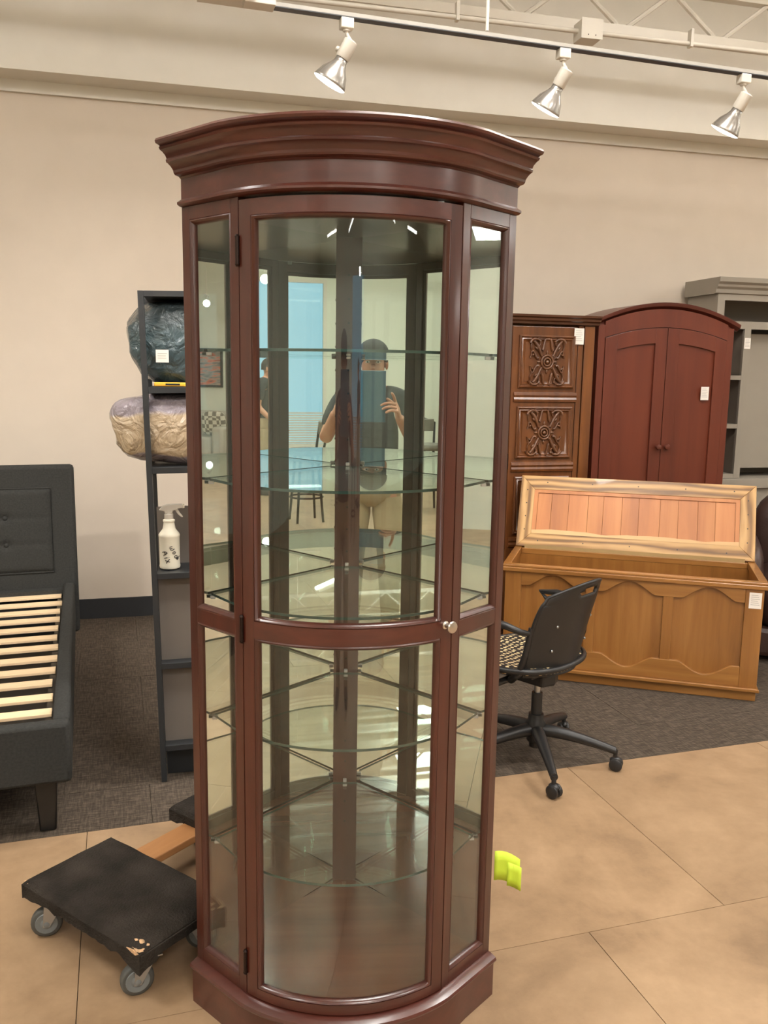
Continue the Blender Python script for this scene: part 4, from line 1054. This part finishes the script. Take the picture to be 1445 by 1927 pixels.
# joists
def joist(a, b, dep, label, name='steel_joist'):
    a, b = Vector(a), Vector(b); d = (b-a); L = d.length; an = math.atan2(d.y, d.x)
    j = empty(name, tuple(a), an, label, 'joist', None)
    MB().box(0, L, -.03, .03, 0, .05).build('bottom_chord', M['white_metal'], j)
    MB().box(0, L, -.028, .028, dep, dep+.038).build('top_chord', M['white_metal'], j)
    n = int(L/.62); w = L/n
    for i in range(n):
        MB().cyl((i*w, 0, .03), (i*w+w/2, 0, dep+.005), .014, n=8).build('web_bar', M['white_metal'], j)
        MB().cyl((i*w+w/2, 0, dep+.005), (i*w+w, 0, .03), .014, n=8).build('web_bar', M['white_metal'], j)
    return j
d0 = Vector((.30, 5.10, 0)); d1 = Vector((2.36, 5.62, 0)); e_ = (d1-d0).normalized()
a = d0-e_*4; b = d0+e_*3.6
joist((a.x, a.y, 3.50), (b.x, b.y, 3.50), .26, 'white open web steel joist nearest the back wall')
for k, q in enumerate((3.3, .6, -3.3, -4.4, -6.6)):
    x0, y0 = rp(-5.8, q); x1, y1 = rp(12.8, q)
    joist((x0, y0, 3.45), (x1, y1, 3.45), .32, ['white steel joist just in front of lighting track', 'white steel joist over the display cabinet front', 'white steel joist third from rear wall', 'white steel joist second from rear wall', 'white steel joist nearest the rear wall'][k])
# ceiling ribs
rb = MB()
for i in range(60): q = Q0+.2+i*.225; rb.box(P0, P1, q, q+.09, CEIL-.035, CEIL)
tag(rb.build('ceiling_ribs', M['deck'], rot=(0, 0, WA)), kind='structure')
bpy.data.objects['ceiling_ribs'].name = 'trim_3'
st = MB().tube([(1.02, 4.9, 3.13), (1.35, 5.2, 3.42)], .008, 8)
# fixtures
k = 0
FL = ['behind the bed on the left', 'over the chest side', 'at far right', 'left of the photographer', 'above the photographer', 'right of the photographer', 'rear left', 'rear right by the window', 'far along the right side', 'right of the bar stools', 'beyond the wall unit']
for (p, q, w), nm in zip(FIX, FL):
    x, y = rp(p, q)
    fz = 3.5 if p > 11 else 4.1
    L = empty('ceiling_light', (x, y, fz), WA, 'white hanging fluorescent ceiling fixture '+nm, 'ceiling light', 'fluorescent ceiling fixtures')
    MB().box(-.60, .60, -.30, .30, .012, .07).build('housing', M['white_metal'], L, bevel=.004)
    MB().box(-.58, .58, -.28, .28, .004, .012).build('diffuser', M['diffuser'], L)
    for s in (-1, 1): MB().cyl((s*.5, 0, .07), (s*.5, 0, CEIL-fz), .004, n=6).build('hanging_rod', M['white_metal'], L)
# ------------------------------------------------------------------ people and rear furniture (behind the camera, seen in the mirrors)
def hand(parent, wrist, elbow, palm_dir, thumb_side, curl_dir, curls, spread=1.0):
    """palm plus five separate skinned fingers; palm_dir wrist->knuckles, curl_dir the way the fingers close"""
    w = Vector(wrist); pd = Vector(palm_dir).normalized(); cdn = Vector(curl_dir); cdn = (cdn-pd*cdn.dot(pd)).normalized()
    sd = Vector(thumb_side); sd = (sd-pd*sd.dot(pd)-cdn*sd.dot(cdn)).normalized()
    vs = [w-pd*.02, w, w+pd*.045, w+pd*.085]; rad = [.023, (.024), .026, .022]
    m = MB(); rs = []
    for t, (k, a, b) in enumerate(((-.02, .024, .019), (.0, .026, .018), (.03, .036, .017), (.06, .041, .016), (.085, .040, .013), (.095, .034, .009))):
        c = w+pd*k; rs.append([tuple(c+sd*(a*math.cos(q))+cdn*(b*math.sin(q))) for q in [2*math.pi*i/14 for i in range(14)]])
    m.rings(rs); p = m.build('hand', M['skin'], parent, smooth=60)
    L = [(.032, .043, .027, .021), (.011, .048, .030, .023), (-.010, .045, .028, .022), (-.030, .036, .022, .019)]
    for i, (off, a, b, c) in enumerate(L):
        k0 = w+pd*.070+sd*off; pts = [k0, w+pd*.088+sd*off*1.05]; ang = 0; d = pd
        for seg, cu in zip((a, b, c), curls[i]):
            ang += cu; d = pd*math.cos(ang)+cdn*math.sin(ang); pts.append(pts[-1]+d*seg)
        skinned('finger', [tuple(v) for v in pts], [(j, j+1) for j in range(len(pts)-1)], [.0095, .0098, .009, .008, .0065], M['skin'], p, 0, 1)
    t0 = w+pd*.022+sd*.026; t1 = t0+(pd*.5+sd*.75+cdn*.35).normalized()*.040; t2 = t1+(pd*.8+sd*.25+cdn*curls[4][0]).normalized()*.032; t3 = t2+(pd*.9+cdn*curls[4][1]).normalized()*.024
    skinned('thumb', [tuple(v) for v in (t0, t1, t2, t3)], [(0, 1), (1, 2), (2, 3)], [.013, .012, .010, .008], M['skin'], p, 0, 1)
    return p
def person(loc, rz, label, J, cap=True, shorts=False, face=True):
    P = empty('person', loc, rz, label, 'person')
    def pt(k): return J[k]
    order = ['pelvis', 'waist', 'chest', 'neckb', 'neck', 'chin', 'head', 'crown', 'shL', 'elL', 'wrL', 'shR', 'elR', 'wrR', 'hipL', 'knL', 'anL', 'toL', 'hipR', 'knR', 'anR', 'toR']
    E = [('pelvis', 'waist'), ('waist', 'chest'), ('chest', 'neckb'), ('neckb', 'neck'), ('neck', 'chin'), ('chin', 'head'), ('head', 'crown'), ('neckb', 'shL'), ('shL', 'elL'), ('elL', 'wrL'), ('neckb', 'shR'), ('shR', 'elR'), ('elR', 'wrR'), ('pelvis', 'hipL'), ('hipL', 'knL'), ('knL', 'anL'), ('anL', 'toL'), ('pelvis', 'hipR'), ('hipR', 'knR'), ('knR', 'anR'), ('anR', 'toR')]
    RD = dict(pelvis=(.145, .11), waist=(.135, .10), chest=(.15, .11), neckb=(.085, .07), neck=(.055, .055), chin=(.066, .072), head=(.078, .092), crown=(.060, .070), sh=.058, el=.042, wr=.027, hip=.09, kn=.058, an=.038, to=.032)
    def rd(k): return RD.get(k, RD.get(k[:2], RD.get(k[:3], .05)))
    ix = {k: i for i, k in enumerate(order)}
    skinned('body', [pt(k) for k in order], [(ix[a], ix[b]) for a, b in E], [rd(k) for k in order], M['skin'], P)
    # shirt
    so = ['waist0', 'waist', 'chest', 'neckb', 'shL', 'mL', 'shR', 'mR']
    def mid(a, b, t): return tuple(Vector(a)*(1-t)+Vector(b)*t)
    pw = Vector(J['pelvis'])
    SJ = {'waist0': tuple(pw+Vector((0, 0, .01))), 'waist': J['waist'], 'chest': J['chest'], 'neckb': tuple(Vector(J['neckb'])+Vector((0, 0, -.015))), 'shL': J['shL'], 'mL': mid(J['shL'], J['elL'], .78), 'shR': J['shR'], 'mR': mid(J['shR'], J['elR'], .78)}
    si = {k: i for i, k in enumerate(so)}
    skinned('shirt', [SJ[k] for k in so], [(0, 1), (1, 2), (2, 3), (3, 4), (4, 5), (3, 6), (6, 7)], [(.178, .142), (.164, .13), (.172, .132), (.105, .092), .078, .066, .078, .066], M['shirt'], P)
    def ring(c, a, b, n=24): return [(c[0]+a*math.cos(2*math.pi*k/n), c[1]+b*math.sin(2*math.pi*k/n), c[2]) for k in range(n)]
    tm = MB(); px_, py_, pz_ = J['pelvis']
    tm.rings([ring((px_, py_, pz_+.07), .158, .122), ring((px_, py_, pz_+.02), .166, .128), ring((px_, py_, pz_-.05), .176, .134), ring((px_, py_, pz_-.11), .170, .125), ring((px_, py_, pz_-.15), .12, .08)])
    for s in 'LR':
        h, k_, a = Vector(J['hip'+s]), Vector(J['kn'+s]), Vector(J['an'+s]); h = h+Vector((0, -.015, 0))
        st_ = [(h+Vector((0, 0, -.04)), .084, .106), (h.lerp(k_, .35), .092, .100), (h.lerp(k_, .75), .080, .086), (k_, .072, .078)]
        if shorts: st_ = [(h+Vector((0, 0, -.04)), .084, .106), (h.lerp(k_, .4), .096, .104), (h.lerp(k_, .93), .094, .100)]
        else: st_ += [(k_.lerp(a, .4), .066, .072), (k_.lerp(a, .9), .056, .066), (Vector((a.x, a.y, .055)), .055, .070)]
        tm.rings([ring(c, u, v) for c, u, v in st_])
    tm.build('trousers', M['khaki'], P, smooth=60)
    MB().rings([ring((px_, py_, pz_+.045), .164, .127), ring((px_, py_, pz_+.075), .162, .125)]).build('belt', M['shoe'], P, smooth=40)
    for s in 'LR':
        a, t = Vector(J['an'+s]), Vector(J['to'+s]); d = (t-a); yaw = math.atan2(d.y, d.x)-math.pi/2
        sh = MB(); mm_ = T(a.x, a.y, 0) @ R(yaw)
        sh.ell((0, .065, .045), (.046, .145, .045), 18, 10, mm_, p=.75); sh.ell((0, -.01, .075), (.042, .052, .045), 14, 8, mm_)
        sh.build('shoe', M['shoe'], P, smooth=60)
    hc = Vector(J['head'])
    # face details
    f = lambda dx, dy, dz: tuple(hc+Vector((dx, dy, dz)))
    MB().prism([(hc.y+.082, hc.z-.012), (hc.y+.112, hc.z-.034), (hc.y+.108, hc.z-.042), (hc.y+.082, hc.z-.042)], hc.x-.013, hc.x+.013, plane='yz').build('nose', M['skin'], P, bevel=.005, smooth=60)
    for s in (-1, 1):
        e = MB().ell(f(s*.030, .080, 0), (.013, .008, .007), 12, 8).build('eye', M['eye'], P, smooth=60)
        MB().ell(f(s*.030, .0865, 0), (.005, .003, .005), 8, 6).build('iris', M['lens'], e, smooth=60)
        MB().ell(f(s*.078, -.002, -.012), (.010, .018, .030), 10, 8).build('ear', M['skin'], P, smooth=60)
        MB().tube([f(s*.014, .088, .018), f(s*.03, .089, .022), f(s*.046, .082, .017)], .004, 6).build('eyebrow', M['hair'], P, smooth=60)
    MB().ell(f(0, .084, -.062), (.024, .008, .006), 12, 6).build('mouth', M['lip'], P, smooth=60)
    hm = MB(); rs = []
    for j in range(9):
        t = math.pi/2*j/8*.98+.02; z = .04+.085*math.sin(t)-.02*(1-j/8); c = max(.02, math.cos(t))
        rs.append([f(.087*c*math.cos(q), -.012+.096*c*math.sin(q)-(.0 if j else .0), z-(.05 if (j == 0 and math.sin(q) < .3) else 0)) for q in [2*math.pi*i/20 for i in range(20)]])
    hm.rings(rs).build('hair', M['hair'], P, smooth=60)
    if cap:
        cp = MB(); rs = []
        for j in range(8):
            t = math.pi/2*j/7*.98; rs.append([f(.091*max(.02, math.cos(t))*math.cos(q), -.008+.102*max(.02, math.cos(t))*math.sin(q), .045+.088*math.sin(t)) for q in [2*math.pi*i/22 for i in range(22)]])
        cp.rings(rs); c = cp.build('cap', M['shirt'], P, smooth=60)
        MB().prism([(.088*math.cos(a), .06+.125*math.sin(a)) for a in [math.pi*i/14 for i in range(15)]], 0, .005, T(*f(0, .0, .046)) @ R(-.12, 'X')).build('cap_brim', M['shirt'], c, bevel=.001)
    return P
PX, PY = -.125, -.44
J = dict(pelvis=(0, -.02, .93), waist=(0, -.01, 1.08), chest=(0, -.01, 1.26), neckb=(0, 0, 1.43), neck=(0, .01, 1.48), chin=(0, .035, 1.545), head=(0, .035, 1.615), crown=(0, .02, 1.66),
         shL=(-.18, 0, 1.40), elL=(-.235, .13, 1.17), wrL=(-.145, .335, 1.325), shR=(.18, 0, 1.40), elR=(.27, .12, 1.17), wrR=(.195, .335, 1.345),
         hipL=(-.09, 0, .88), knL=(-.11, .03, .48), anL=(-.12, -.01, .09), toL=(-.14, .12, .035), hipR=(.09, 0, .88), knR=(.11, .03, .48), anR=(.12, -.02, .09), toR=(.14, .11, .035))
ph = person((PX, PY, 0), 0, 'photographer in cap, dark polo and khaki trousers holding a tablet, reflected in mirror', J)
hand(ph, J['wrL'], J['elL'], (.12, .75, .55), (.1, -.1, 1), (1, .3, 0), [(.05, .1, .1), (.75, .8, .5), (.8, .8, .5), (.85, .8, .5), (.5, .5)])
hand(ph, J['wrR'], J['elR'], (-.2, .78, .5), (-.1, -.1, 1), (-1, .3, 0), [(.7, .8, .5), (.75, .8, .5), (.8, .8, .5), (.85, .8, .5), (.5, .5)])
tb_ = empty('tablet', (-.094, -.042, 1.43), 0, 'blue cased tablet held upright by the photographer, reflected in the mirror', 'tablet')
MB().box(-.106, .106, -.004, .004, -.137, .137).build('case', M['tablet'], tb_, bevel=.003)
MB().box(-.098, .098, -.0046, -.004, -.128, .128).build('screen', M['lens'], tb_)
MB().lathe([(.007, 0), (.007, .003), (.005, .0035)], 20, T(.094, .004, .124) @ R(-math.pi/2, 'X')).build('camera_lens', M['lens'], tb_, smooth=40)
J2 = dict(pelvis=(0, -.02, .93), waist=(0, -.01, 1.08), chest=(0, 0, 1.26), neckb=(0, .01, 1.43), neck=(0, .02, 1.48), chin=(0, .045, 1.535), head=(0, .045, 1.60), crown=(0, .03, 1.645),
         shL=(-.18, 0, 1.40), elL=(-.23, -.02, 1.12), wrL=(-.20, .14, .93), shR=(.18, 0, 1.40), elR=(.23, -.02, 1.12), wrR=(.20, .16, .95),
         hipL=(-.09, 0, .88), knL=(-.11, .02, .48), anL=(-.12, -.02, .09), toL=(-.14, .11, .035), hipR=(.09, 0, .88), knR=(.11, .0, .48), anR=(.12, -.03, .09), toR=(.14, .10, .035))
m2 = person((1.31, -6.37, 0), math.radians(75), 'man in dark tee and khaki shorts, side view, reflected left in the door glass', J2, cap=False, shorts=True)
hand(m2, J2['wrL'], None, (.05, .3, -.95), (.9, .3, 0), (.3, .9, .2), [(.2, .3, .2), (.25, .35, .2), (.3, .35, .2), (.35, .4, .2), (.3, .3)])
hand(m2, J2['wrR'], None, (-.05, .3, -.95), (-.9, .3, 0), (-.3, .9, .2), [(.2, .3, .2), (.25, .35, .2), (.3, .35, .2), (.35, .4, .2), (.3, .3)])
# sofa with cushion and painting against the far right wall
def rear(p, q, z=0): return (*rp(p, q), z)
sf = empty('sofa', rear(12.5, -3.1), WA+math.pi/2, 'light grey linen sofa under the painting, reflected in left side pane', 'sofa')
MB().box(-.95, .95, -.40, -.18, .10, .86).build('backrest', M['linen'], sf, bevel=.05, smooth=60)
MB().box(-.75, .75, -.18, .42, .12, .45).build('seat', M['linen'], sf, bevel=.05, smooth=60)
for s in (-1, 1): MB().box(s*.85-.1, s*.85+.1, -.18, .42, .10, .62).build('armrest', M['linen'], sf, bevel=.05, smooth=60)
for x in (-.85, .85):
    for y in (-.34, .36): MB().cyl((x, y, 0), (x, y, .10), .022, n=10).build('leg', M['black_wood'], sf)
cu = MB().ell((0, 0, 0), (.21, .075, .21), 20, 14, p=.55).build('cushion', M['check'], loc=rear(12.44, -2.42, .66), rot=(-.2, 0, WA+math.pi/2), smooth=60)
tag(cu, 'patterned beige cushion leaning on the grey sofa', 'cushion')
pt_ = empty('painting', rear(P1-.03, -2.82, 1.60), WA+math.pi/2, 'framed abstract painting with orange streaks, reflected in left side pane', 'picture')
MB().box(-.34, .34, -.01, .012, -.30, .30).build('canvas', M['art'], pt_)
ring_frame(MB(), -.38, .38, -.34, .34, [(0, -.02), (0, .0), (.008, .022), (.035, .016), (.04, -.02)], Matrix.Scale(-1, 4, (0, 1, 0))).build('frame', M['black_wood'], pt_)
def stool(loc, rz, label):
    s = empty('bar_stool', loc, rz, label, 'stool', 'bar stools in the rear')
    MB().lathe([(.17, .70), (.19, .71), (.20, .74), (.19, .765), (.10, .775)], 24).build('seat', M['stool_seat'], s, smooth=50)
    for i in range(4):
        a = math.pi/4+i*math.pi/2; MB().cyl((.13*math.cos(a), .13*math.sin(a), .71), (.20*math.cos(a), .20*math.sin(a), 0), .016, .013, 10).build('leg', M['black_wood'], s, smooth=50)
    MB().tube([(.175*math.cos(2*math.pi*i/24), .175*math.sin(2*math.pi*i/24), .26) for i in range(24)], .010, 8, loop=True).build('foot_ring', M['dark_metal'], s)
    MB().tube([(-.15, -.12, .76), (-.19, -.14, 1.0), (-.20, 0, 1.05), (-.19, .14, 1.0), (-.15, .12, .76)], .014, 8).build('back_frame', M['black_wood'], s, smooth=50)
    MB().box(-.20, -.17, -.13, .13, .90, 1.04).build('backrest', M['stool_seat'], s, bevel=.01)
    return s
stool((.62, -4.37, 0), .4, 'dark bar stool reflected in front of the window blind')
stool((-.70, -5.2, 0), 1.9, 'dark bar stool reflected near the pale wall, right of photographer')
stool((-1.15, -5.0, 0), 2.6, 'dark bar stool reflected farthest right in the door glass')
